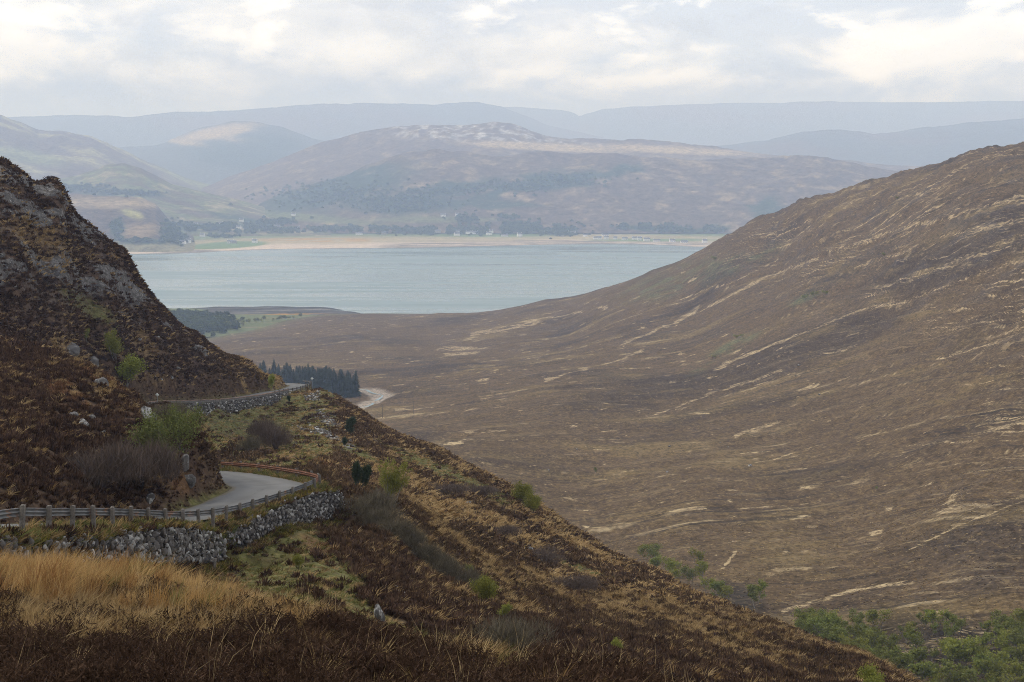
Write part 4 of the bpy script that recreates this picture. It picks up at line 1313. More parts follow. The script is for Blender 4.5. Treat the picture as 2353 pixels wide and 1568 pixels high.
# ------------------------------------------------------------------ trees and shrubs
M_BARK = mat_plain('birch_bark', (0.16, 0.14, 0.12), (0.30, 0.28, 0.25), 4.0, 0.9, 0.02)
M_DKBARK = mat_plain('dark_bark', (0.055, 0.042, 0.034), (0.09, 0.07, 0.055), 4.0, 0.9, 0.02)
M_LEAF = mat_leaf('birch_leaves', (0.165, 0.19, 0.028), (0.31, 0.32, 0.062), 0.4, (0.18, 0.165, 0.035))
M_LEAF_DK = mat_leaf('dark_leaves', (0.022, 0.034, 0.018), (0.042, 0.062, 0.026), 0.1)
M_LEAF_OLV = mat_leaf('olive_leaves', (0.075, 0.090, 0.024), (0.155, 0.165, 0.042), 0.3)
M_GORSE = mat_leaf('gorse_leaves', (0.10, 0.108, 0.018), (0.235, 0.22, 0.034), 0.25)
M_TWIG = mat_leaf('bare_twigs', (0.060, 0.042, 0.032), (0.120, 0.084, 0.062), 0.0)
M_TWIG_G = mat_leaf('lichened_twigs', (0.070, 0.058, 0.036), (0.135, 0.110, 0.068), 0.0)
M_NEEDLE = mat_leaf('spruce_needles', (0.018, 0.034, 0.021), (0.042, 0.064, 0.036), 0.05, (0.05, 0.062, 0.036))
M_FARLEAF = mat_tint('far_foliage', 0.1, 0.25)


def branchy(seed, h, spread, stems, lean, n_br, r0, levels=2):
    """returns tube geometry and the list of twig points"""
    q = np.random.default_rng(seed)
    g = Geo()
    tips = []

    def limb(p, d, L, r, lev):
        n = 6
        P = [p]
        dd = d.copy()
        for i in range(n):
            dd = dd + q.normal(0, 0.16, 3) + np.array([0, 0, 0.10])
            dd /= np.linalg.norm(dd)
            P.append(P[-1] + dd * L / n)
        P = np.array(P)
        g.tube(P, np.linspace(r, r * 0.28, n + 1), 5 if lev == 0 else 3)
        if lev >= levels:
            tips.extend(P[2:])
            return
        for b in range(n_br):
            f = q.uniform(0.28, 1.0)
            k = min(int(f * n), n - 1)
            pos = P[k] + (P[k + 1] - P[k]) * (f * n - k)
            an = q.uniform(0, 6.283)
            nd = np.array([math.cos(an), math.sin(an), 0]) * spread + np.array([0, 0, q.uniform(0.25, 0.8)]) + 0.35 * dd
            limb(pos, nd / np.linalg.norm(nd), L * q.uniform(0.32, 0.55) * (1.25 - 0.55 * f), r * 0.42 * (1.2 - f * .6), lev + 1)
        tips.extend(P[4:])
    for s in range(stems):
        an = q.uniform(0, 6.283)
        d = np.array([math.cos(an) * lean, math.sin(an) * lean, 1.0])
        limb(np.array([math.cos(an), math.sin(an), 0]) * 0.03 * h * (stems > 1) + np.array([0, 0, -0.25]), d / np.linalg.norm(d), h * q.uniform(0.75, 0.95), r0 * q.uniform(0.7, 1.0), 0)
    return g, np.array(tips), q


def leaves(tips, q, n, size, sig):
    c = tips[q.integers(0, len(tips), n)] + q.normal(0, sig, (n, 3))
    nrm = q.normal(size=(n, 3)) + np.array([0, 0, 0.6])
    nrm /= np.linalg.norm(nrm, axis=1)[:, None]
    a = np.cross(nrm, q.normal(size=(n, 3)))
    a /= np.linalg.norm(a, axis=1)[:, None]
    bb = np.cross(nrm, a)
    s = size * q.uniform(0.6, 1.3, (n, 1))
    V = np.stack([c - a * s, c + bb * s * 0.55, c + a * s, c - bb * s * 0.55], 1).reshape(-1, 3)
    return V, np.arange(n * 4).reshape(n, 4)


def broadleaf(seed, h, spread=0.8, stems=1, lean=0.15, n_br=7, r0=0.07, nl=2600, ls=0.10, sig=0.22, leaf=None, bark=None):
    g, tips, q = branchy(seed, h, spread, stems, lean, n_br, r0)
    tips = tips[tips[:, 2] > h * 0.12]
    V, Q = leaves(tips, q, nl, ls, sig)
    top = max(V[:, 2].max(), 0.1)
    return (g.mesh('trunk', bark or M_BARK, True), mesh_np('crown', V, Q, leaf or M_LEAF), top)


def bareshrub(seed, h, w, n, tw=0.018, mat=None):
    """many fine twigs rising from one root and forking into a dome"""
    q = np.random.default_rng(seed)
    nc_ = 11                                          # several uneven domes grown together
    ca_ = q.uniform(0, 6.283, nc_)
    cr_ = w * 0.62 * np.sqrt(q.uniform(0, 1, nc_))
    ch_ = h * q.uniform(0.55, 0.92, nc_)
    pick = q.integers(0, nc_, n)
    an = q.uniform(0, 6.283, n)
    el = np.sqrt(q.uniform(0, 1, n)) * w * 0.48
    x = np.cos(ca_[pick]) * cr_[pick] + np.cos(an) * el
    y = np.sin(ca_[pick]) * cr_[pick] + np.sin(an) * el
    z = ch_[pick] * np.sqrt(np.clip(1 - (el / (w * 0.52)) ** 2, 0.02, 1)) * q.uniform(0.25, 1.0, n) ** 0.6
    base = np.stack([x, y, z], 1)
    d_ = np.stack([np.cos(an) * 0.45 * el / w + q.normal(0, .38, n), np.sin(an) * 0.45 * el / w + q.normal(0, .38, n), 0.75 + q.normal(0, .3, n)], 1)
    tip = base + d_ / np.linalg.norm(d_, axis=1)[:, None] * (h * 0.36 * q.uniform(0.4, 1.4, (n, 1)))
    V, T = ribbons(base, tip, tw * q.uniform(0.5, 1.3, n), seed)
    g = Geo()
    for k in range(14):
        a = q.uniform(0, 6.283)
        e = q.uniform(0.2, 0.75)
        P = np.array([[0, 0, -0.2], [math.cos(a) * w * e * .3, math.sin(a) * w * e * .3, h * .3], [math.cos(a) * w * e, math.sin(a) * w * e, h * 0.75]])
        g.tube(P, [0.035 * h, 0.02 * h, 0.008 * h], 4)
    return (g.mesh('stem', M_DKBARK, True), mesh_np('twigs', V, T, mat or M_TWIG), h)


def spruce(seed, h=20.0, w=2.6):
    q = np.random.default_rng(seed)
    g = Geo()
    g.tube(np.array([[0, 0, -0.5], [0, 0, h * .5], [0, 0, h * 0.99]]), [0.22, 0.13, 0.02], 5)
    B, Tp, Wd = [], [], []
    z = h * 0.06
    while z < h * 0.98:
        f = 1 - z / h
        L = w * (f ** 0.62) * q.uniform(0.75, 1.1) + 0.12
        for a in np.arange(0, 6.283, 6.283 / 9) + q.uniform(0, 1):
            l2 = L * q.uniform(0.7, 1.12)
            for s in (-0.35, 0.0, 0.35):
                aa = a + s * 0.7 + q.normal(0, 0.08)
                B.append([0.12 * math.cos(aa), 0.12 * math.sin(aa), z + 0.1])
                k = l2 * (1 - abs(s) * 0.5)
                Tp.append([k * math.cos(aa), k * math.sin(aa), z - 0.28 * k + q.normal(0, 0.08)])
                Wd.append(0.55 * (0.35 + f))
        z += 0.34 + 0.55 * f
    V, T = ribbons(np.array(B), np.array(Tp), np.array(Wd), seed, bend=np.tile([0, 0, 0.12], (len(B), 1)))
    return (g.mesh('trunk', M_DKBARK, True), mesh_np('crown', V, T, M_NEEDLE), h)


def put_plant(name, pro, loc, height, label, cat, rz=0.0, group=None, wscale=1.0, parts=('trunk', 'crown')):
    k = height / pro[2]
    e = thing(name, label, cat, loc, (0, 0, rz), (k * wscale, k * wscale, k), group)
    link(parts[0], pro[0], e)
    link(parts[1], pro[1], e)
    return e


def ground_at(u, v, fld=None, dmin=None):
    p = (fld or near_field).hit(u, v, dmin)
    if p is None and fld is None:
        p = val_field.hit(u, v)
    return p


def plant_px(name, pro, u, v, hpx, label, cat, group=None, wscale=1.0, parts=('trunk', 'crown'), fld=None, dmin=None):
    """stands a plant on the ground seen at a pixel, hpx tall in the photograph"""
    p = ground_at(u, v, fld, dmin)
    if p is None:
        return None
    return put_plant(name, pro, p, hpx / F * p[1] / math.cos(PITCH), label, cat, random.uniform(0, 6.28), group, wscale, parts)


random.seed(3)
B1 = broadleaf(1, 3.6, 0.75, 4, 0.35, 8, 0.05, 3600, 0.085, 0.16)
B2 = broadleaf(2, 3.0, 0.85, 3, 0.45, 8, 0.05, 3800, 0.085, 0.20)
B3 = broadleaf(3, 3.6, 0.6, 2, 0.2, 9, 0.05, 3200, 0.085, 0.16)
BO = broadleaf(4, 3.8, 0.8, 5, 0.5, 8, 0.06, 5200, 0.075, 0.24, M_LEAF_OLV, M_DKBARK)
BG = broadleaf(5, 3.2, 0.9, 3, 0.4, 9, 0.07, 6500, 0.085, 0.26, M_GORSE, M_DKBARK)
BD = broadleaf(6, 3.0, 0.5, 1, 0.1, 11, 0.06, 4200, 0.085, 0.17, M_LEAF_DK, M_DKBARK)
BD2 = broadleaf(7, 2.8, 0.75, 1, 0.15, 11, 0.06, 4200, 0.095, 0.22, M_LEAF_DK, M_DKBARK)
BLO = broadleaf(8, 2.6, 0.9, 3, 0.5, 7, 0.05, 2200, 0.10, 0.18, M_LEAF)
S1 = bareshrub(11, 2.0, 1.7, 3800, 0.015)
S2 = bareshrub(12, 1.6, 1.6, 3000, 0.015, M_TWIG_G)
S3 = bareshrub(13, 1.4, 1.9, 2800, 0.017)

plant_px('birch_tree', B1, 265, 838, 80, 'bright green young birch above a grey rock outcrop on the crag side', 'tree', wscale=0.95)
plant_px('birch_tree', B2, 290, 888, 88, 'yellow-green spreading birch just below another birch beside the rock outcrop', 'tree', wscale=1.15)
plant_px('birch_tree', B3, 200, 795, 38, 'small dull green sapling above the pale rock outcrop', 'tree')
plant_px('willow_tree', BO, 388, 1105, 175, 'olive green willow with dark forked stems on the heather knoll inside the bend', 'tree', wscale=0.95)
plant_px('willow_tree', BO, 425, 1040, 120, 'thin olive willow leaning over the heather knoll towards the road', 'tree', wscale=0.9)
plant_px('bare_shrub', S1, 235, 1128, 115, 'large leafless purple-brown shrub in dark heather above the crash barrier', 'shrub', wscale=1.15, parts=('stem', 'twigs'))
plant_px('bare_shrub', S1, 322, 1128, 118, 'leafless purple-grey shrub touching the olive willow', 'shrub', wscale=1.0, parts=('stem', 'twigs'))
plant_px('bare_shrub', S2, 385, 965, 40, 'low leafless shrub at the near end of the upper retaining wall', 'shrub', wscale=1.4, parts=('stem', 'twigs'))
plant_px('bare_shrub', S1, 635, 1035, 58, 'big bare purple shrub on the green slope under the upper road', 'shrub', wscale=1.0, parts=('stem', 'twigs'), dmin=140)
plant_px('bare_shrub', S1, 605, 1010, 48, 'bare brown shrub uphill of the big purple shrub below the upper road', 'shrub', wscale=1.1, parts=('stem', 'twigs'), dmin=140)
plant_px('bare_shrub', S2, 572, 1040, 38, 'small grey bare shrub beside pale stones on the green slope', 'shrub', wscale=0.9, parts=('stem', 'twigs'), dmin=140)
plant_px('birch_tree', B3, 628, 906, 50, 'little green birch beside the upper road parapet', 'tree', wscale=0.85, dmin=200)
plant_px('holly_bush', BD, 763, 905, 30, 'single dark evergreen on the ridge just beyond the upper road', 'bush', dmin=200)
plant_px('holly_bush', BD2, 798, 1003, 50, 'round dark holly standing above grey scree', 'bush', wscale=1.0, dmin=140)
plant_px('holly_bush', BD, 791, 1033, 32, 'narrow dark holly directly below the round holly by the scree', 'bush', wscale=0.8, dmin=140)
plant_px('holly_bush', BD2, 665, 925, 18, 'small dark bush at the foot of the upper retaining wall', 'bush', dmin=200)
plant_px('holly_bush', BD, 818, 1140, 90, 'tall narrow dark holly at the lower end of the drystone wall', 'bush', wscale=0.55)
plant_px('holly_bush', BD, 836, 1144, 84, 'narrow dark holly beside a light green birch', 'bush', wscale=0.6)
plant_px('birch_tree', B1, 897, 1172, 125, 'airy light green birch on the slope below the bend', 'tree', wscale=0.85)
plant_px('gorse_bush', BG, 1200, 1160, 62, 'dense yellow-green bush on the ridge, upper one of a pair', 'bush', wscale=1.0)
plant_px('gorse_bush', BG, 1224, 1182, 58, 'dense yellow-green bush on the ridge, lower one of a pair', 'bush', wscale=0.9)
plant_px('gorse_bush', BG, 1115, 1392, 84, 'dark olive bush at the end of the long bare thicket', 'bush', wscale=0.95)
plant_px('gorse_bush', BLO, 1157, 1424, 42, 'bright green low bush just below the dark olive bush', 'bush', wscale=1.1)
plant_px('gorse_bush', BLO, 1075, 1325, 34, 'little green bush at the upper edge of the bare thicket', 'bush', wscale=0.9)
plant_px('gorse_bush', BLO, 1420, 1500, 40, 'faded green bush low on the heather slope near pale boulders', 'bush', wscale=1.2)
plant_px('gorse_bush', BG, 685, 1310, 42, 'rounded dark green gorse on the grass below the drystone wall', 'bush', wscale=0.8)
THICKET = 'leafless grey-green shrub in the long thicket running down the slope'
for (u, v, hp, ws) in [(850, 1185, 55, 1.3), (880, 1215, 52, 1.2), (905, 1238, 48, 1.2), (935, 1262, 46, 1.2), (965, 1290, 44, 1.3), (1000, 1318, 46, 1.3), (1035, 1335, 46, 1.3), (1065, 1350, 40, 1.2)]:
    plant_px('bare_shrub', S2, u, v, hp, THICKET, 'shrub', 'shrubs of the long bare thicket', ws, ('stem', 'twigs'))
plant_px('bare_shrub', S2, 1185, 1500, 80, 'wide leafless grey shrub near the foot of the slope behind the heather brow', 'shrub', wscale=1.3, parts=('stem', 'twigs'))
plant_px('bare_shrub', S1, 1315, 1362, 42, 'low wide bare brown shrub beside a small green patch on the slope', 'shrub', wscale=1.8, parts=('stem', 'twigs'))
plant_px('bare_shrub', S3, 1245, 1290, 30, 'low bare shrub behind the pale boulder on the middle slope', 'shrub', wscale=1.6, parts=('stem', 'twigs'))
plant_px('bare_shrub', S3, 1095, 1140, 26, 'low bare brown shrub at the upper edge of the slope beside pale grass', 'shrub', wscale=1.6, parts=('stem', 'twigs'))
plant_px('bare_shrub', S3, 1020, 1140, 28, 'wide bare brown shrub below the bright green strip of grass', 'shrub', wscale=1.7, parts=('stem', 'twigs'))
plant_px('bare_shrub', S3, 1155, 1235, 26, 'low bare shrub in the pale grass below the pair of ridge bushes', 'shrub', wscale=1.5, parts=('stem', 'twigs'))
plant_px('rowan_bush', B2, 2010, 1605, 88, 'leafy green young rowan at the foot of the heather slope', 'bush', wscale=1.0)

# birches in the bottom of the glen
M_LEAF_LT = mat_leaf('fresh_birch_leaves', (0.12, 0.15, 0.026), (0.25, 0.275, 0.06), 0.35, (0.14, 0.135, 0.035))
VB = [broadleaf(90 + k, 6.0, 0.95, 1 + k, 0.45, 8, 0.13, 900, 0.24, 0.30, [M_LEAF_LT, M_LEAF_LT, M_LEAF][k]) for k in range(3)]
spots = []
for (u, v) in [(1485, 1290), (1510, 1300), (1530, 1315), (1548, 1330), (1560, 1345), (1600, 1300), (1590, 1345), (1625, 1370), (1648, 1385), (1665, 1390), (1735, 1400), (1742, 1388), (1612, 1340), (1500, 1325)]:
    spots.append((u, v, random.uniform(36, 62), 'light green birch in the narrow gully behind the brown spur', 'birches in the gully'))
for _ in range(165):
    u = random.uniform(1830, 2380)
    lo = np.interp(u, [1830, 1950, 2100, 2250, 2380], [1440, 1450, 1420, 1440, 1430])
    hi = np.interp(u, [1830, 1950, 2080, 2380], [1470, 1530, 1600, 1625])
    v = random.uniform(lo, hi)
    spots.append((u, v, random.choice((26, 34, 42, 50, 60, 70)) * random.uniform(0.85, 1.15) * (0.75 + 0.5 * (v - 1420) / 180), 'light green birch in the scrub wood filling the bottom of the glen', 'birches of the scrub wood'))
for (u, v, hp, lab, gp) in spots:
    p = val_field.hit(u, v)
    if p is None or near_field.z(p[:1], p[1:2])[0] > p[2] + 0.3:
        continue
    if gp == 'birches of the scrub wood':
        lab = ('low bushy ' if hp < 36 else 'tall ' if hp > 62 else 'middling ') + lab
    put_plant('birch_tree', VB[random.randrange(3)], p, hp / F * p[1], lab, 'tree', random.uniform(0, 6.28), gp, random.uniform(0.85, 1.25))
plant_px('birch_tree', VB[0], 1370, 1091, 18, 'one small green tree alone on the open brown moor', 'tree', fld=val_field)
plant_px('birch_tree', VB[1], 2012, 1128, 10, 'tiny green sapling on the moor across the glen', 'tree', fld=val_field)
for (u, v, hp) in [(1850, 690, 14), (1872, 684, 16), (1895, 680, 13), (1690, 780, 12), (1640, 825, 10), (1705, 776, 10), (2030, 590, 10), (2060, 460, 9), (1640, 600, 12)]:
    plant_px('moor_bush', VB[2], u, v, hp, 'dark green bush on the brown hillside across the glen', 'bush', 'bushes on the far hillside', 1.3, fld=val_field)

# spruce plantation by the burn
SPR = [spruce(100 + k, 20.0, w) for k, w in enumerate((5.8, 5.0, 6.6))]
rows = []
for (u0, u1, vb, hp) in [(598, 645, 880, 40), (640, 750, 886, 44), (660, 760, 893, 48), (690, 790, 899, 52), (700, 818, 905, 56), (745, 822, 911, 60)]:
    u = u0
    while u < u1:
        rows.append((u + random.uniform(-3, 3), vb + random.uniform(-3, 3) - 0.10 * max(0, 720 - u), hp * random.choice((0.55, 0.72, 0.86, 0.95, 1.0, 1.08)) * random.uniform(0.92, 1.06)))
        u += random.uniform(5.5, 8.5)
for (u, v, hp) in rows:
    p = val_field.hit(u, v)
    if p is None:
        continue
    put_plant('spruce_tree', SPR[random.randrange(3)], p, hp / F * p[1], 'dark spruce in the square plantation beside the burn', 'tree', random.uniform(0, 6.28), 'spruces of the plantation', random.uniform(0.9, 1.4))

# trees on the flats at the head of the loch
LT = [broadleaf(120 + k, 8.0, 0.8, 1, 0.1, 6, 0.15, 420, 0.42, 0.75, M_LEAF_OLV if k else M_LEAF) for k in range(2)]


def shore_z(x, y):
    k = int(np.argmin(np.abs(SY[:, 0] - y)))
    j = int(np.argmin(np.abs(SX[k] - x)))
    return max(float(SZ[k, j]), float(val_field.z(np.array([x]), np.array([min(y, 2640.0)]))[0]) if y < 2640 else 0.0)


for (u, v) in [(520, 752), (527, 748), (538, 742), (545, 739), (552, 742), (560, 742), (568, 741), (541, 749), (575, 741), (583, 740), (592, 740), (598, 738), (630, 737), (637, 736), (643, 737), (651, 735), (658, 736), (665, 733), (672, 733), (690, 731), (515, 743), (530, 751), (557, 748), (606, 737)]:
    a, t = ray(u, v)
    D = (CAMZ - 6.0) / -t
    z = shore_z(a * D, D)
    put_plant('shore_tree', LT[random.randrange(2)], (a * D, D, z), random.uniform(6, 11), 'small round tree on the green flats at the head of the loch', 'tree', random.uniform(0, 6), 'trees dotted over the loch flats', 1.2)

# woods too far off to count
def crown_lump(seed, n=40):
    q = np.random.default_rng(seed)
    d = q.normal(size=(n, 3))
    d /= np.linalg.norm(d, axis=1)[:, None]
    d[:, 2] = np.abs(d[:, 2]) * 1.2
    V, Q = leaves(d * 0.42 * q.uniform(0.6, 1.0, (n, 1)) + np.array([0, 0, 0.28]), q, n * 3, 0.2, 0.07)
    return V, Q


pts_, tnt, scl_ = [], [], []


def far_surface(u, v):
    """point of the far shore or its hills seen at a pixel"""
    a, t = ray(u, v)
    best_p = None
    D = np.linspace(4500, 8000, 700)
    zs = CAMZ + t * D
    for (X, Y, Z, c) in FARS:
        j = int(round(np.interp(a, X[0] / Y[0], np.arange(X.shape[1]))))
        zz = np.interp(D, Y[:, j], Z[:, j], left=-99, right=-99)
        hit = np.where(zz >= zs)[0]
        if len(hit):
            d = D[hit[0]]
            if best_p is None or d < best_p[1]:
                best_p = (a * d, d, float(zz[hit[0]]))
    return best_p


FARS = [(FX, FY, FZ, None)] + HILLS[:4]
WOODS = [(470, 525, 60, 9, 300), (560, 521, 70, 7, 220), (640, 512, 50, 8, 160), (690, 530, 120, 5, 260), (830, 527, 110, 6, 300), (960, 533, 110, 8, 360), (1080, 532, 110, 9, 380), (1200, 525, 110, 13, 520), (1290, 535, 60, 10, 260), (1060, 505, 40, 10, 130),
         (1480, 522, 70, 6, 190), (1600, 530, 80, 8, 240), (400, 535, 30, 24, 170), (420, 552, 20, 8, 70), (270, 525, 16, 18, 80), (1170, 500, 30, 7, 60), (600, 535, 90, 4, 140), (500, 545, 60, 3, 60), (760, 450, 170, 34, 420), (920, 470, 120, 20, 260), (1180, 430, 100, 14, 160), (1300, 415, 100, 14, 160), (1010, 440, 130, 10, 140), (340, 556, 80, 4, 110), (180, 435, 100, 8, 160), (300, 446, 80, 6, 110)]
for (cu, cv, ru, rv, n) in WOODS:
    for _ in range(int(n * 0.7)):
        u, v = cu + random.gauss(0, 0.5) * ru, cv + random.gauss(0, 0.5) * rv
        if math.sin(u / 9.0 + cv) + math.sin(u / 23.0 + cu) < -0.7 and cv > 480:
            continue
        if u < 120 and v > 420 or u < 0:
            continue
        p = far_surface(u, v)
        if p:
            pts_.append(p)
            s = random.uniform(8, 15)
            scl_.append((s * 1.25, s * 1.25, s))
            kk = random.random()
            tnt.append(np.array([0.045, 0.068, 0.032]) * (1 - kk) + np.array([0.125, 0.155, 0.06]) * kk)
n_far = len(pts_)
for (cu, cv, ru, rv, n) in [(455, 735, 70, 16, 420), (430, 752, 60, 12, 220), (490, 748, 40, 10, 160), (400, 722, 40, 8, 80)]:
    for _ in range(n):
        u, v = cu + random.gauss(0, 0.5) * ru, cv + random.gauss(0, 0.5) * rv
        a, t = ray(u, v)
        D = min((CAMZ - 8.0) / -t, 2600)
        pts_.append((a * D, D, shore_z(a * D, D)))
        s = random.uniform(7, 12)
        scl_.append((s * 1.1, s * 1.1, s))
        kk = random.random()
        tnt.append(np.array([0.035, 0.055, 0.022]) * (1 - kk) + np.array([0.085, 0.11, 0.035]) * kk)
n = len(pts_)
scatter('woodland', [proto('kind', crown_lump(200 + k), M_FARLEAF) for k in range(4)], np.array(pts_), RG.integers(0, 4, n), np.stack([np.zeros(n), np.zeros(n), RG.uniform(0, 6.28, n)], 1), np.array(scl_), np.array(tnt))
# ------------------------------------------------------------------ roads
m, b, out = new_mat('asphalt')
tc = b.n('ShaderNodeTexCoord').outputs['Object']
c = b.mix(b.ramp(b.noise(tc, 0.35, 5, 0.6, 0.4), 0.3, 0.7), (0.085, 0.083, 0.079), (0.130, 0.127, 0.120))
c = b.mix(b.math('MULTIPLY', b.ramp(b.noise(tc, 1.1, 4, 0.7, 1.0), 0.60, 0.66), 0.65), c, (0.055, 0.055, 0.055))
fine = b.noise(tc, 26.0, 3, 0.6)
c = b.mix(b.math('MULTIPLY', b.ramp(fine, 0.45, 0.7), 0.35), c, (0.18, 0.172, 0.16))
ac = b.n('ShaderNodeAttribute', attribute_type='GEOMETRY', attribute_name='Across').outputs['Fac']
tr = b.math('SUBTRACT', b.math('ABSOLUTE', ac), 0.42)
track = b.math('SUBTRACT', 1.0, b.ramp(b.math('ABSOLUTE', tr), 0.05, 0.30))
c = b.mix(b.math('MULTIPLY', track, 0.30), c, (0.165, 0.16, 0.152))
wob = b.math('ADD', b.math('ABSOLUTE', ac), b.math('MULTIPLY', b.math('SUBTRACT', b.noise(tc, 0.8, 4, 0.6), 0.5), 0.5))
c = b.mix(b.ramp(wob, 0.84, 0.98), c, (0.115, 0.095, 0.062))
mid = b.math('SUBTRACT', 1.0, b.ramp(b.math('ADD', b.math('ABSOLUTE', ac), b.math('MULTIPLY', b.noise(tc, 0.7, 4, 0.6), 0.3)), 0.1, 0.3))
c = b.mix(b.math('MULTIPLY', mid, 0.35), c, (0.07, 0.068, 0.06))
M_ASPHALT = finish(m, b, out, c, 0.82, fine, 0.01, 0.6, 0.3)


def road_strip(k0, k1):
    sl = slice(k0, k1)
    c, nn, w = road_c[sl], nl[sl], wide[sl]
    cols = np.linspace(-1, 1, 9)
    jit = 0.16 * fbm(np.arange(len(c)) / 4.0, np.zeros(len(c)), 3, 5)
    V = []
    for q in cols:
        off = q * w + (jit if q == 1 else -jit if q == -1 else 0)
        P = np.column_stack([c[:, :2] + nn * off[:, None], c[:, 2] + 0.035 + 0.05 * (1 - q * q)])
        V.append(P)
    V = np.stack(V, 1)
    me = mesh_np('road', V.reshape(-1, 3), grid_faces(V.shape[0], 9), M_ASPHALT, True)
    at_ = me.attributes.new('Across', 'FLOAT', 'POINT')
    at_.data.foreach_set('value', np.tile(cols, V.shape[0]).astype(np.float32))
    return me


link('road', road_strip(0, len(edge)), kind='structure')

# ------------------------------------------------------------------ crash barrier
m, b, out = new_mat('galvanised_steel')
tc = b.n('ShaderNodeTexCoord').outputs['Object']
c = b.mix(b.ramp(b.noise(tc, 1.6, 5, 0.6), 0.35, 0.65), (0.085, 0.086, 0.086), (0.17, 0.168, 0.163))
c = b.mix(b.math('MULTIPLY', b.ramp(b.noise(tc, 0.9, 6, 0.7, 0.8), 0.56, 0.63), 0.85), c, (0.24, 0.115, 0.055))
M_STEEL = finish(m, b, out, c, 0.6, None, spec=0.3, metal=0.1)
M_RUST = mat_plain('rusty_steel', (0.15, 0.060, 0.032), (0.225, 0.105, 0.06), 1.5, 0.85, 0.0, (0.27, 0.235, 0.205))
M_POST = mat_plain('weathered_timber', (0.080, 0.069, 0.057), (0.16, 0.14, 0.118), 5.0, 0.9, 0.02, (0.08, 0.068, 0.058))


def frame_at(L, i):
    d = L[min(i + 1, len(L) - 1), :2] - L[max(i - 1, 0), :2]
    d = d / np.linalg.norm(d)
    return d, np.array([d[1], -d[0]])                # along, outward (right, away from the road)


PROFILE = [(-0.005, 0.0), (0.012, -0.012), (0.012, -0.03), (-0.07, -0.07), (-0.07, -0.105), (0.012, -0.14), (0.012, -0.17), (-0.07, -0.205), (-0.07, -0.24), (0.012, -0.28), (0.012, -0.298), (-0.005, -0.31)]


def beam(L, mat, t=0.012):
    V, n = [], len(L)
    prof2 = PROFILE + [(x + t, z) for x, z in PROFILE[::-1]]
    for i in range(n):
        _, o = frame_at(L, i)
        for (x, z) in prof2:
            V.append([L[i, 0] + o[0] * x, L[i, 1] + o[1] * x, L[i, 2] + z])
    k = len(prof2)
    Q = [[i * k + j, i * k + (j + 1) % k, (i + 1) * k + (j + 1) % k, (i + 1) * k + j] for i in range(n - 1) for j in range(k)]
    g = Geo()
    g.quads(V, Q)
    return g.mesh('rail_panel', mat)


def post_mesh(seed, h, w=0.2, d=0.16):
    q = np.random.default_rng(seed)
    g = Geo()
    x, y, cbv = w / 2, d / 2, 0.015
    ring = [(-x + cbv, -y), (x - cbv, -y), (x, -y + cbv), (x, y - cbv), (x - cbv, y), (-x + cbv, y), (-x, y - cbv), (-x, -y + cbv)]
    zt = [h + q.normal(0, 0.015) for _ in range(8)]
    V = [(a, c, -0.6) for a, c in ring] + [(a, c, h - 0.03) for a, c in ring] + [(a * .93, c * .93, zt[i]) for i, (a, c) in enumerate(ring)]
    Q = [[l * 8 + i, l * 8 + (i + 1) % 8, (l + 1) * 8 + (i + 1) % 8, (l + 1) * 8 + i] for l in range(2) for i in range(8)]
    g.quads(V, Q)
    g.add(V[16:], [[0, i, i + 1] for i in range(1, 7)])
    return g.mesh('post', M_POST)


barrier = thing('crash_barrier', 'grey steel crash barrier on timber posts curving round the bend of the road', 'crash barrier', rail_near[2])
barrier_inv = -np.asarray(rail_near[2])
PMESH = [post_mesh(400 + k, 0.80) for k in range(4)]
full = smooth_line(np.vstack([rail_near, rail_far]), 0.5)
allp = np.vstack([rail_near, rail_far])
idx = [int(np.argmin(np.linalg.norm(full - p, axis=1))) for p in allp]
for a0 in range(0, len(idx) - 1, 2):
    a1 = min(a0 + 2, len(idx) - 1)
    far_part = a0 >= len(rail_near) - 1
    o = link('rail_panel', beam(full[idx[a0]:idx[a1] + 1] + barrier_inv + np.array([0, 0, 0.004 * ((a0 // 2) % 2)]), M_RUST if far_part else M_STEEL), barrier)
    if far_part:
        o['label'] = 'rusty orange rail on the far side of the bend'
for k, p in enumerate(allp):
    d, o_ = frame_at(allp, k)
    q = p + barrier_inv
    link('post', PMESH[k % 4], barrier, (q[0] + o_[0] * 0.115, q[1] + o_[1] * 0.115, q[2] - 0.70 + random.uniform(-0.03, 0.03)),
         (random.gauss(0, .03), random.gauss(0, .03), math.atan2(d[1], d[0]) + math.pi))

# short barrier at the corner of the upper road
up_line = np.array([edge[i] for i in range(SPLIT, len(edge))])
top_i = [i for i in range(len(up_line)) if up_line[i, 1] > 268 and up_line[i, 1] < 306]
bl = up_line[top_i] + np.array([0, 0, 0.70])
upb = thing('crash_barrier', 'short grey barrier with close-set posts where the upper road turns round the spur', 'crash barrier', bl[0])
link('rail_panel', beam(bl - bl[0], M_STEEL), upb)
for k in range(0, len(bl), 3):
    d, o_ = frame_at(bl, k)
    q = bl[k] - bl[0]
    link('post', PMESH[k % 4], upb, (q[0] + o_[0] * 0.115, q[1] + o_[1] * 0.115, q[2] - 0.68), (0, 0, math.atan2(d[1], d[0])))

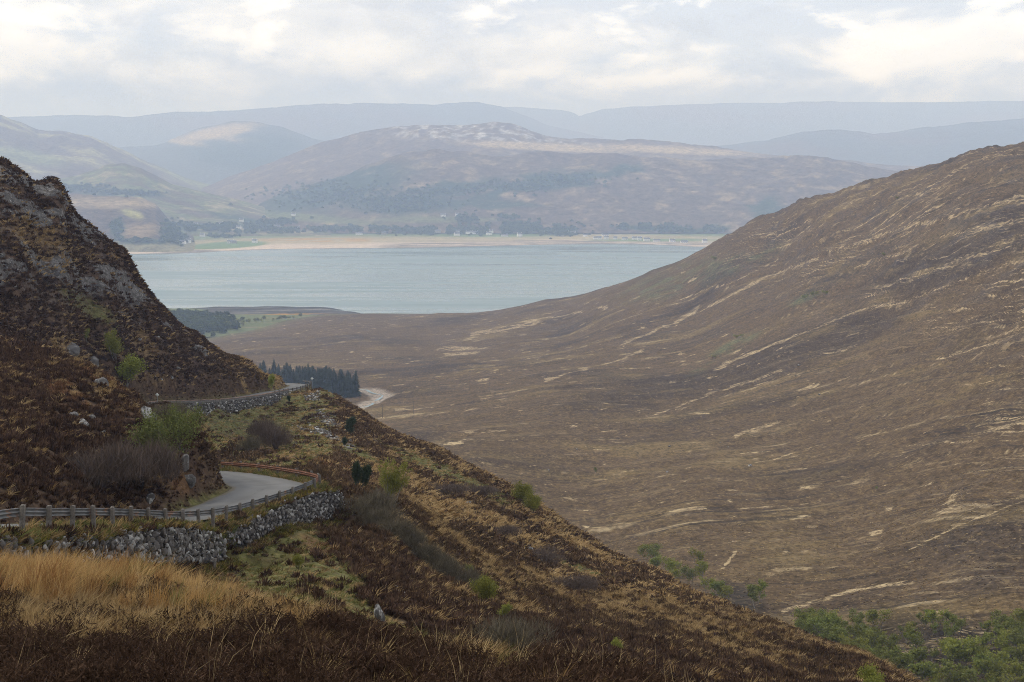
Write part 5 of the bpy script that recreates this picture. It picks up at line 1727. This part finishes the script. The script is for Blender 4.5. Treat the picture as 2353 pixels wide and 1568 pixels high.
# ------------------------------------------------------------------ stones
m, b, out = new_mat('lichened_stone')
tc = b.n('ShaderNodeTexCoord').outputs['Object']
ob = b.n('ShaderNodeObjectInfo').outputs['Random']
off = b.vmath('ADD', tc, b.n('ShaderNodeCombineXYZ', {0: b.math('MULTIPLY', ob, 37.0), 1: b.math('MULTIPLY', ob, 11.0), 2: 0.0}).outputs[0])
base = b.mix(ob, (0.030, 0.028, 0.026), (0.135, 0.115, 0.098))
c = b.mix(b.ramp(b.noise(off, 2.2, 5, 0.6), 0.35, 0.65), base, (0.10, 0.090, 0.082))
thr = b.math('ADD', b.math('MULTIPLY', b.math('FRACT', b.math('MULTIPLY', ob, 7.3)), 0.26), 0.43)
n = b.noise(off, 1.5, 6, 0.65, 0.6)
lm = b.n('ShaderNodeMapRange', {'Value': b.math('SUBTRACT', n, thr), 'From Min': 0.0, 'From Max': 0.05}).outputs[0]
c = b.mix(b.math('MULTIPLY', lm, 0.75), c, (0.31, 0.30, 0.28))
M_STONE = finish(m, b, out, c, 0.92, b.noise(off, 6.0, 4, 0.6), 0.03, 0.7, 0.15)
M_ROCK = mat_plain('grey_rock', (0.065, 0.060, 0.056), (0.15, 0.138, 0.128), 1.6, 0.92, 0.06, (0.22, 0.21, 0.195))
M_ROCK_W = mat_plain('pale_lichened_rock', (0.075, 0.069, 0.063), (0.40, 0.385, 0.36), 1.3, 0.92, 0.05, (0.10, 0.09, 0.08), 6.0, 0.44, 0.56)
M_CORE = mat_plain('wall_core', (0.04, 0.036, 0.033), (0.07, 0.062, 0.056), 3.0, 0.95)


def ico(sub):
    import bmesh
    bm = bmesh.new()
    bmesh.ops.create_icosphere(bm, subdivisions=sub, radius=1.0)
    V = np.array([v.co[:] for v in bm.verts])
    T = np.array([[v.index for v in f.verts] for f in bm.faces])
    bm.free()
    return V, T


def stone(seed, sub=2, facets=9, name='stone', mat=None, smooth=False, deep=(0.52, 0.8)):
    """a rounded block cut by random planes"""
    q = np.random.default_rng(seed)
    V, T = ico(sub)
    V = V.copy()
    N_ = q.normal(size=(facets, 3))
    N_ /= np.linalg.norm(N_, axis=1)[:, None]
    for nrm in N_:
        d = q.uniform(*deep)
        s = V @ nrm
        V = V - np.where(s > d, s - d, 0)[:, None] * nrm
    V *= 1 + 0.03 * q.normal(size=(len(V), 1))
    V /= np.abs(V).max(0)
    return mesh_np(name, V * 0.5, T, mat or M_STONE, smooth)


STONES = [stone(500 + k, 2, 9, deep=(0.36, 0.62)) for k in range(10)]


def wall_path(P, step=0.25):
    return smooth_line(P, step)


def drystone(name, label, top_px, base_px, sw, sh, seed, extra=None):
    """a retaining wall of single stones: top and base lines given along the same run"""
    q = np.random.default_rng(seed)
    T_, Bb = top_px, base_px.copy()
    Bb[:, 2] = np.minimum(Bb[:, 2], T_[:, 2] - 0.5)
    s = np.concatenate([[0], np.cumsum(np.linalg.norm(np.diff(T_[:, :2], axis=0), axis=1))])
    L = s[-1]
    root = thing(name, label, 'stone wall', T_[0])
    inv = -T_[0]

    def at(d, f):
        p = np.array([np.interp(d, s, T_[:, k]) for k in range(3)])
        zb = np.interp(d, s, Bb[:, 2])
        d2 = np.array([np.interp(min(d + .3, L), s, T_[:, k]) - np.interp(max(d - .3, 0), s, T_[:, k]) for k in range(2)])
        d2 /= np.linalg.norm(d2) + 1e-9
        o = np.array([d2[1], -d2[0]])
        h = p[2] - zb
        return np.array([p[0] + o[0] * (0.30 * (1 - f)), p[1] + o[1] * 0.30 * (1 - f), zb + h * f]), d2, o, h
    # dark core behind the face
    g = Geo()
    V = []
    ds = np.linspace(0, L, int(L / 0.6) + 2)
    for d in ds:
        for f, back in ((-0.35, -0.05), (0.93, -0.10), (0.93, -0.75), (-0.35, -0.75)):
            p, d2, o, h = at(d, f)
            V.append([p[0] + o[0] * back, p[1] + o[1] * back, p[2]])
    k = 4
    n = len(ds)
    Q = [[i * k + j, i * k + (j + 1) % k, (i + 1) * k + (j + 1) % k, (i + 1) * k + j] for i in range(n - 1) for j in range(k)]
    Q += [[0, 1, 2, 3], [(n - 1) * k + 3, (n - 1) * k + 2, (n - 1) * k + 1, (n - 1) * k]]
    g.quads(np.array(V) + inv, Q)
    link('core', g.mesh('core', M_CORE), root)
    placed = []
    hmax = max(at(x, 0)[3] for x in ds)
    for tries in range(9000):
        r = sw * (q.uniform(0.24, 0.46) if tries < 3500 else q.uniform(0.15, 0.26))
        d, z = q.uniform(0, L), q.uniform(-0.05, hmax)
        p, d2, o, h = at(d, 0)
        if z > h * 1.0 + q.uniform(-0.18, 0.06):
            continue
        if any(abs(d - e[0]) < 1.5 and (d - e[0]) ** 2 + (z - e[1]) ** 2 * 1.35 < ((r + e[2]) * 0.80) ** 2 for e in placed):
            continue
        placed.append((d, z, r))
        if len(placed) > 640:
            break
    order = sorted(range(len(placed)), key=lambda e: -placed[e][2])
    rest = []
    for rank, e in enumerate(order):
        d, z, r = placed[e]
        p, d2, o, h = at(d, 0)
        p, d2, o, h = at(d, z / h)
        P = p + np.array([o[0], o[1], 0]) * q.uniform(-0.07, 0.08)
        asp = q.uniform(0.7, 1.25)
        if rank >= 300:
            rest.append((P + inv, 2.0 * r))
            continue
        link('stone', STONES[q.integers(0, len(STONES))], root, P + inv, (q.normal(0, .25), q.normal(-0.45, 0.5), math.atan2(d2[1], d2[0]) + q.normal(0, .25)),
             (2.2 * r * asp, 1.3 * r * q.uniform(0.8, 1.2), 2.0 * r / asp))
    if rest:
        stone_mass('small_stones', np.array([e[0] for e in rest]), float(np.mean([e[1] for e in rest])), seed, M_RUBBLE, root)
    return root


def stone_mass(name, P, size, seed, mat, parent=None, loc=None, flat=1.0):
    """many stones too small to tell apart, one mesh"""
    q = np.random.default_rng(seed)
    protos = []
    for k in range(6):
        me_ = STONES[k]
        V = np.array([v.co[:] for v in me_.vertices])
        T = np.array([list(p.vertices) for p in me_.polygons])
        protos.append((V, T))
    g = Geo()
    for p in P:
        V, T = protos[q.integers(0, 6)]
        R = np.array(Euler((q.normal(0, .4), q.normal(0, .4), q.uniform(0, 6.28))).to_matrix())
        s = size * q.uniform(0.6, 1.5) * np.array([1.1, 1.0, 0.85 * flat]) * q.uniform(0.75, 1.3, 3)
        g.add((V * s) @ R.T + p, T)
    o = link(name, g.mesh(name, mat), parent, loc)
    o['kind'] = 'stuff'
    return o


m, b, out = new_mat('wall_rubble')
tc = b.n('ShaderNodeTexCoord').outputs['Object']
ri = b.n('ShaderNodeNewGeometry').outputs['Random Per Island']
c = b.mix(ri, (0.045, 0.041, 0.038), (0.15, 0.135, 0.12))
c = b.mix(b.math('MULTIPLY', b.ramp(ri, 0.82, 0.88), 0.9), c, (0.36, 0.35, 0.325))
c = b.mix(b.math('MULTIPLY', b.ramp(b.noise(tc, 2.0, 5, 0.6, 0.5), 0.56, 0.64), 0.45), c, (0.40, 0.39, 0.365))
M_RUBBLE = finish(m, b, out, c, 0.92, b.noise(tc, 5.0, 3), 0.03, 0.6, 0.15)

drystone('stone_wall', 'lichened drystone retaining wall under the crash barrier, partly hidden by tall pale grass', topA3, botA3, 0.54, 0.34, 601)
drystone('stone_wall', 'tumbled drystone wall climbing the grass slope towards the hollies below the bend', topB3, botB3, 0.44, 0.34, 602)

# retaining wall and parapet of the upper road
SEL = [i for i in range(len(edge)) if i >= SPLIT - 3 and edge[i, 1] < 276]
UE = edge[SEL]
ur = thing('retaining_wall', 'long grey rubble retaining wall with parapet carrying the upper road', 'stone wall', UE[0])
q = np.random.default_rng(77)
V = []
for i in range(len(UE)):
    d, o_ = frame_at(UE, i)
    for (x, z) in ((0.15, 0.0), (0.15, 0.52), (-0.18, 0.52), (-0.18, 0.0)):
        V.append([UE[i, 0] + o_[0] * x, UE[i, 1] + o_[1] * x, UE[i, 2] + z - 0.02 + (0.04 * math.sin(i * 1.7) if z > 0.3 else 0)])
k = 4
Q = [[i * k + j, i * k + (j + 1) % k, (i + 1) * k + (j + 1) % k, (i + 1) * k + j] for i in range(len(UE) - 1) for j in range(k)] + [[0, 1, 2, 3]]
g = Geo()
g.quads(np.array(V) - UE[0], Q)
link('parapet', g.mesh('parapet', mat_plain('parapet_stone', (0.085, 0.078, 0.072), (0.16, 0.145, 0.13), 2.5, 0.92, 0.05)), ur)
g = Geo()
V = []
for i in range(len(UE)):
    d, o_ = frame_at(UE, i)
    for (x, z) in ((0.19, 0.50), (0.19, 0.60), (-0.2, 0.60), (-0.2, 0.50)):
        V.append([UE[i, 0] + o_[0] * x, UE[i, 1] + o_[1] * x, UE[i, 2] + z + 0.02 + 0.04 * math.sin(i * 1.7)])
g.quads(np.array(V) - UE[0], Q)
link('coping', g.mesh('coping', mat_plain('rusty_coping', (0.19, 0.125, 0.095), (0.26, 0.18, 0.14), 1.2, 0.9)), ur)
P = []
for i in range(len(UE)):
    d, o_ = frame_at(UE, i)
    f = i / len(UE)
    hmax = np.interp(f, [0, 0.15, 0.3, 0.6, 0.85, 1.0], [0.5, 1.7, 2.3, 2.2, 1.6, 0.9]) + q.normal(0, 0.15)
    z = 0.0
    while z < hmax:
        for _ in range(3):
            P.append([UE[i, 0] + o_[0] * (0.35 + 0.45 * z) + d[0] * q.uniform(-.5, .5), UE[i, 1] + o_[1] * (0.35 + 0.45 * z) + d[1] * q.uniform(-.5, .5), UE[i, 2] - 0.1 - z + q.normal(0, .05)])
        z += 0.24
stone_mass('rubble', np.array(P) - UE[0], 0.36, 11, M_RUBBLE, ur)

# rubble facing under the corner of the upper road
PC = [p for p in (near_field.hit(q.uniform(700, 735), q.uniform(898, 922), 200) for _ in range(170)) if p is not None]
sp = thing('rubble_facing', 'patch of grey rubble facing under the corner of the upper road', 'stone wall', PC[0])
stone_mass('rubble', np.array(PC) - PC[0], 0.42, 12, M_RUBBLE, sp)

# loose scree on the slope below the upper road
P = []
for (u, v, ru, rv, rot, n) in [(765, 972, 50, 9, 32, 420), (755, 1000, 45, 7, 28, 300), (835, 1000, 25, 8, 40, 120), (800, 1020, 20, 8, 30, 80), (700, 988, 26, 4, 20, 60)]:
    c, s_ = math.cos(math.radians(rot)), math.sin(math.radians(rot))
    for _ in range(n):
        a, bq = q.normal(0, 0.5, 2) * (ru, rv)
        p = near_field.hit(u + a * c - bq * s_, v + a * s_ + bq * c, 140)
        if p is not None:
            P.append(p)
stone_mass('scree', np.array(P), 0.42, 13, M_RUBBLE)

# boulders
BOULD = [stone(700 + k, 3, 20, 'boulder', M_ROCK_W if k % 2 else M_ROCK, False) for k in range(6)]


def boulder(u, v, wpx, hpx, label, k, group=None, fld=None, dmin=None, name='boulder', sink=0.3, tilt=0.25):
    p = ground_at(u, v, fld, dmin)
    if p is None:
        return
    w, h = 0.9 * wpx / F * p[1], 0.9 * hpx / F * p[1]
    o = thing(name, label, 'rock', p + np.array([0, 0, h * (0.5 - sink)]), (random.gauss(0, tilt), random.gauss(0, tilt), random.uniform(0, 6.28)), (w, w * random.uniform(0.7, 1.0), h * 1.15), group, me=BOULD[k])
    return o


boulder(872, 1432, 36, 58, 'tall white-lichened boulder with dark stripes on the grass slope', 1, tilt=0.1, sink=0.15)
boulder(787, 1425, 30, 18, 'flat white stone left of the tall lichened boulder', 3)
boulder(779, 1440, 20, 16, 'small white stone below a flat white stone', 5)
boulder(820, 1436, 15, 11, 'little round white stone in rusty bracken', 3)
boulder(921, 1366, 28, 13, 'pale flat rock in dark heather above the tall boulder', 1)
boulder(905, 1352, 22, 10, 'dull grey flat rock half buried in heather', 0)
boulder(1216, 1268, 30, 18, 'grey rounded boulder alone on the middle slope beside bare shrubs', 1)
boulder(1078, 1160, 26, 9, 'low pale rock on bleached grass below the ridge bushes', 3)
boulder(1180, 1218, 20, 8, 'low pale stone at the lower side of the bleached grass', 3)
boulder(960, 1495, 34, 20, 'dark rock sheltered behind the heather brow', 0)
boulder(583, 1041, 11, 11, 'round white stone on the green slope above the rusty rail', 3, dmin=140)
boulder(622, 1038, 16, 8, 'pale stones beside a small bare shrub on the green slope', 5, dmin=140)
boulder(170, 962, 34, 24, 'grey boulder above a rusty-stained boulder on the heather bank', 0)
boulder(192, 982, 40, 30, 'large rounded boulder with orange stains on the heather bank', 1)
boulder(210, 965, 26, 14, 'low grey rock beside two larger boulders on the bank', 0)
boulder(142, 992, 18, 14, 'small pale stone below the boulders on the heather bank', 3)
boulder(238, 997, 14, 9, 'small white and brown block in dark heather', 5)
boulder(341, 975, 30, 52, 'upright pale grey slab at the edge of the heather spur', 1, tilt=0.1, sink=0.1)
boulder(356, 975, 16, 32, 'narrow grey slab leaning beside the pale upright slab', 0, tilt=0.1, sink=0.1)
boulder(344, 1158, 26, 32, 'pointed grey rock on the verge behind the crash barrier', 1, tilt=0.1, sink=0.15)
boulder(424, 1080, 32, 50, 'smooth grey rock face under the olive willow', 0, tilt=0.1)
boulder(436, 1120, 46, 36, 'broken purple-grey outcrop low on the heather knoll', 0)
for (u, v, w, h) in [(408, 848, 16, 8), (427, 860, 9, 6), (395, 872, 12, 9), (372, 876, 8, 6), (355, 868, 8, 9), (290, 745, 12, 6), (303, 752, 14, 6), (320, 783, 16, 9), (365, 776, 9, 5)]:
    boulder(u, v, w, h, 'small white stone in heather above the upper road', 3, 'white stones above the upper road', dmin=150)
for (u, v, w, h, lab) in [(165, 812, 60, 34, 'broad pale rock outcrop, uppermost of three on the heather spur'), (212, 842, 44, 32, 'pale rock outcrop between two others beside the birches'), (235, 890, 46, 40, 'lowest of three pale rock outcrops, under the spreading birch')]:
    boulder(u, v, w, h, lab, 0, name='rock_outcrop', sink=0.35)
for (x, y, w, h) in [(340, 745, 44, 26), (335, 855, 34, 22), (610, 823, 26, 14), (490, 893, 44, 12), (1235, 864, 24, 12), (1040, 922, 30, 14), (1210, 718, 40, 14), (820, 634, 22, 10), (880, 624, 24, 10), (1905, 918, 24, 10), (1090, 633, 18, 10), (1300, 757, 26, 9), (690, 830, 12, 8), (0, 845, 22, 14), (480, 762, 24, 9)]:
    boulder((2200 + x / 1.435) * .6128, (1900 + y / 1.435) * .6128, w * .427, h * .427, 'grey lichened boulder half sunk in the lower heather slope', random.choice((0, 1, 1)), 'boulders on the lower heather slope')
for (x, y, w, h) in [(1195, 738, 20, 14), (1790, 880, 26, 14), (515, 757, 14, 9), (1180, 925, 22, 12), (310, 912, 14, 9), (2297, 355, 18, 10), (2145, 142, 20, 12), (1570, 708, 12, 8), (1628, 740, 12, 9), (580, 803, 9, 7)]:
    boulder((1900 + x / 1.96) * .6128, (1300 + y / 1.96) * .6128, w * .45, h * .45, 'pale stone scattered on the open brown moor', 3, 'stones on the moor', val_field)

# broken stone and grass step beside the wall: an old fence post
p = ground_at(492, 1318)
fp = thing('fence_post', 'short weathered fence post leaning under a clump of heather below the wall', 'post', p, (0.06, 0.1, 0.4), 1.0)
link('shaft', post_mesh(450, 0.75, 0.13, 0.12), fp)

# ------------------------------------------------------------------ road signs
M_WHITE = mat_plain('sign_white', (0.52, 0.55, 0.50), (0.62, 0.64, 0.60), 3.0, 0.6)
M_GREYP = mat_plain('sign_post_grey', (0.20, 0.21, 0.21), (0.28, 0.29, 0.29), 6.0, 0.6)
for (i_e, off_, lab) in [(SPLIT, 0.6, 'white diamond passing-place sign where the upper road leaves the spur'), (int(np.argmin(np.abs(edge[:, 1] - 293) + 99 * (np.arange(len(edge)) < SPLIT))), 0.55, 'white diamond passing-place sign above the barrier at the ridge corner')]:
    d, o_ = frame_at(edge, i_e)
    base_p = edge[i_e] + np.array([o_[0] * off_, o_[1] * off_, -0.1])
    s = thing('road_sign', lab, 'road sign', base_p)
    g = Geo()
    g.tube(np.array([[0, 0, -0.3], [0, 0, 1.0], [0, 0, 2.0]]), [0.035, 0.035, 0.035], 8)
    link('pole', g.mesh('pole', M_GREYP, True), s)
    g = Geo()
    R = Matrix.Rotation(math.radians(45), 3, 'Y')
    g.box((0, -0.05, 1.75), (0.46, 0.02, 0.46), R)
    link('plate', g.mesh('plate', M_WHITE), s)

# ------------------------------------------------------------------ utility poles in the glen
M_POLE = mat_plain('pole_timber', (0.075, 0.06, 0.05), (0.12, 0.10, 0.085), 2.0, 0.9)
gpole = Geo()
gpole.tube(np.array([[0, 0, -0.8], [0, 0, 4], [0, 0, 8.5]]), [0.16, 0.14, 0.11], 7)
me_pole = gpole.mesh('pole', M_POLE, True)
garm = Geo()
garm.box((0, 0, 8.0), (1.5, 0.12, 0.12))
for x in (-0.65, 0, 0.65):
    garm.tube(np.array([[x, 0, 8.04], [x, 0, 8.3]]), [0.05, 0.04], 6)
me_arm = garm.mesh('cross_arm', M_POLE)
for (x, y) in [(1843, 565), (1998, 578), (1393, 757), (1143, 790)]:
    p = val_field.hit((900 + x / 2.139) * .6128, (1200 + y / 2.139) * .6128)
    if p is None:
        continue
    e = thing('utility_pole', 'thin wooden utility pole standing in the heather of the glen', 'utility pole', p, (0, 0, 0.5), 1.0, 'utility poles in the glen')
    link('pole', me_pole, e)
    link('cross_arm', me_arm, e)

# ------------------------------------------------------------------ the burn
V = []
for i in range(len(burn)):
    d, o_ = frame_at(burn, i)
    for x in (-1.3, 1.3):
        p = burn[i, :2] + o_ * (x + 2.2 * math.sin(i * 0.45))
        V.append([p[0], p[1], 0])
V = np.array(V)
zc = val_field.z(burn[:, 0], burn[:, 1])
for _ in range(4):
    zc[1:-1] = (zc[:-2] + 2 * zc[1:-1] + zc[2:]) / 4
V[:, 2] = np.repeat(zc, 2) + 0.22
link('burn', mesh_np('burn', V, grid_faces(len(burn), 2), M_WATER), kind='structure')

# ------------------------------------------------------------------ houses across the loch
M_WALLW = mat_plain('white_harling', (0.72, 0.71, 0.68), (0.80, 0.79, 0.76), 0.3, 0.9)
M_WALLG = mat_plain('grey_stone_wall', (0.30, 0.28, 0.26), (0.38, 0.36, 0.33), 0.3, 0.9)
M_SLATE = mat_plain('slate_roof', (0.10, 0.105, 0.12), (0.16, 0.165, 0.18), 0.6, 0.7)
M_GLASS = mat_plain('dark_glass', (0.03, 0.035, 0.04), (0.05, 0.055, 0.06), 1.0, 0.2)


def house_meshes(L, Wd, Hh, wall):
    g = Geo()
    r = Wd * 0.42
    x, y = L / 2, Wd / 2
    V = [(-x, -y, -1), (x, -y, -1), (x, y, -1), (-x, y, -1), (-x, -y, Hh), (x, -y, Hh), (x, y, Hh), (-x, y, Hh), (-x, 0, Hh + r), (x, 0, Hh + r)]
    g.quads(V, [[0, 1, 5, 4], [2, 3, 7, 6], [1, 2, 6, 5], [3, 0, 4, 7]])
    g.add(V, [[4, 7, 8], [5, 9, 6]])
    w = g.mesh('wall', wall)
    g = Geo()
    e, t = 0.35, 0.18
    for s in (-1, 1):
        V = [(-x - .2, s * (y + e), Hh - e * .8), (x + .2, s * (y + e), Hh - e * .8), (x + .2, 0, Hh + r + .05), (-x - .2, 0, Hh + r + .05)]
        V2 = [(a, bq, c + t) for a, bq, c in V]
        g.quads(V + V2, [[0, 1, 2, 3], [4, 5, 6, 7], [0, 1, 5, 4], [1, 2, 6, 5], [2, 3, 7, 6], [3, 0, 4, 7]])
    roof = g.mesh('roof', M_SLATE)
    g = Geo()
    g.box((0, 0, 0), (0.9, 0.8, 1.7))
    ch = g.mesh('chimney', wall)
    g = Geo()
    g.box((0, 0, 0), (1.1, 0.12, 1.4))
    return w, roof, ch, (x, Hh + r), g.mesh('window', M_GLASS), y


HTYPES = [house_meshes(15, 7.5, 5.2, M_WALLW), house_meshes(20, 8, 4.2, M_WALLW), house_meshes(12, 7.5, 6.0, M_WALLW), house_meshes(17, 8, 5.0, M_WALLG)]
HOUSES6 = [(713, 202, 0, 'white cottage by itself among fields on the wooded slope'), (907, 195, 1, 'long low white building in a brown field above the marsh'), (1060, 232, 0, 'white house in front of a dark clump of tall trees'),
           (1080, 176, 2, 'pale house half hidden in the dark trees above another white house'), (1365, 226, 3, 'grey house among trees behind the marsh'), (1530, 234, 0, 'white gabled house at the edge of the wooded belt'),
           (1498, 127, 0, 'white cottage high under the wooded hill'), (600, 352, 1, 'long white farmhouse beside the bright green shore field'), (655, 343, 2, 'tall white gable next to the long farmhouse by the green field'),
           (768, 297, 2, 'white house in the trees behind the green shore field'), (992, 349, 0, 'white house with outbuildings at the end of the green shore field'), (1018, 350, 3, 'greyer house beside a white one at the end of the green field'),
           (1188, 346, 2, 'small white house near orange gorse on the shore'), (2025, 280, 1, 'long low white house facing the sand flats'), (2222, 277, 3, 'grey house on the flats beside a tree belt')]
VILL = 'white house in the row along the village shore road'
HOUSES7 = [(535, 193, 3), (655, 197, 2), (648, 210, 0), (722, 199, 1), (750, 200, 1), (838, 206, 0), (850, 193, 2), (930, 216, 1), (1017, 216, 2), (1325, 201, 1), (1405, 218, 0)]
HOUSES8 = [(1465, 233, 0), (1482, 233, 0), (1527, 233, 2), (1520, 215, 1), (1580, 233, 2), (1635, 237, 0), (1695, 235, 0), (1722, 238, 2), (1765, 243, 0), (1823, 246, 1), (1915, 249, 0), (1985, 254, 1), (2105, 253, 2)]
HLIST = [((400 + x / 2.139) * .6128, (750 + y / 2.139) * .6128, t, lab, None) for x, y, t, lab in HOUSES6]
HLIST += [((1300 + x / 1.5687) * .6128, (750 + y / 1.5687) * .6128, t, 'pale house among the trees behind the river mouth', 'houses among the trees') for x, y, t in HOUSES7]
HLIST += [((1300 + x / 1.5687) * .6128, (750 + y / 1.5687) * .6128, t, ['small white cottage', 'long low white house', 'tall narrow white house'][t] + ' in the row along the village shore road', 'houses along the village shore') for x, y, t in HOUSES8]
HLIST += [((1300 + 568 / 1.5687) * .6128, (750 + 98 / 1.5687) * .6128, 0, 'small white cottage high on the hillside above the village', None), ((1300 + 651 / 1.5687) * .6128, (750 + 95 / 1.5687) * .6128, 2, 'white house high on the hillside beside a wood', None)]
for (u, v, t, lab, grp) in HLIST:
    p = far_surface(u, v)
    if p is None:
        continue
    w, roof, ch, (cx, cz), win, yy = HTYPES[t]
    h = thing('house', lab, 'house', p, (0, 0, random.uniform(-0.5, 0.5)), random.uniform(1.25, 1.6), grp)
    link('wall', w, h)
    ro = link('roof', roof, h)
    for s in (-1, 1):
        link('chimney', ch, ro, (s * (cx - 0.6), 0, cz + 0.5))
    for x in (-0.3, 0.0, 0.3):
        link('window', win, h, (x * cx * 2, -yy - 0.03, 1.8))
# ------------------------------------------------------------------ the air: one even haze round the whole scene
m, b, out = new_mat('haze_air')
vol = b.n('ShaderNodeVolumePrincipled', {'Color': HAZE_COLOR + (1,), 'Density': HAZE_DENSITY, 'Anisotropy': 0.0, 'Absorption Color': (0.9, 0.9, 0.9, 1)})
m.node_tree.links.new(vol.outputs[0], out.inputs['Volume'])
g = Geo()
g.box((0, 11200, 642), (30000, 23600, 1300))
link('haze', g.mesh('haze', m), kind='stuff')
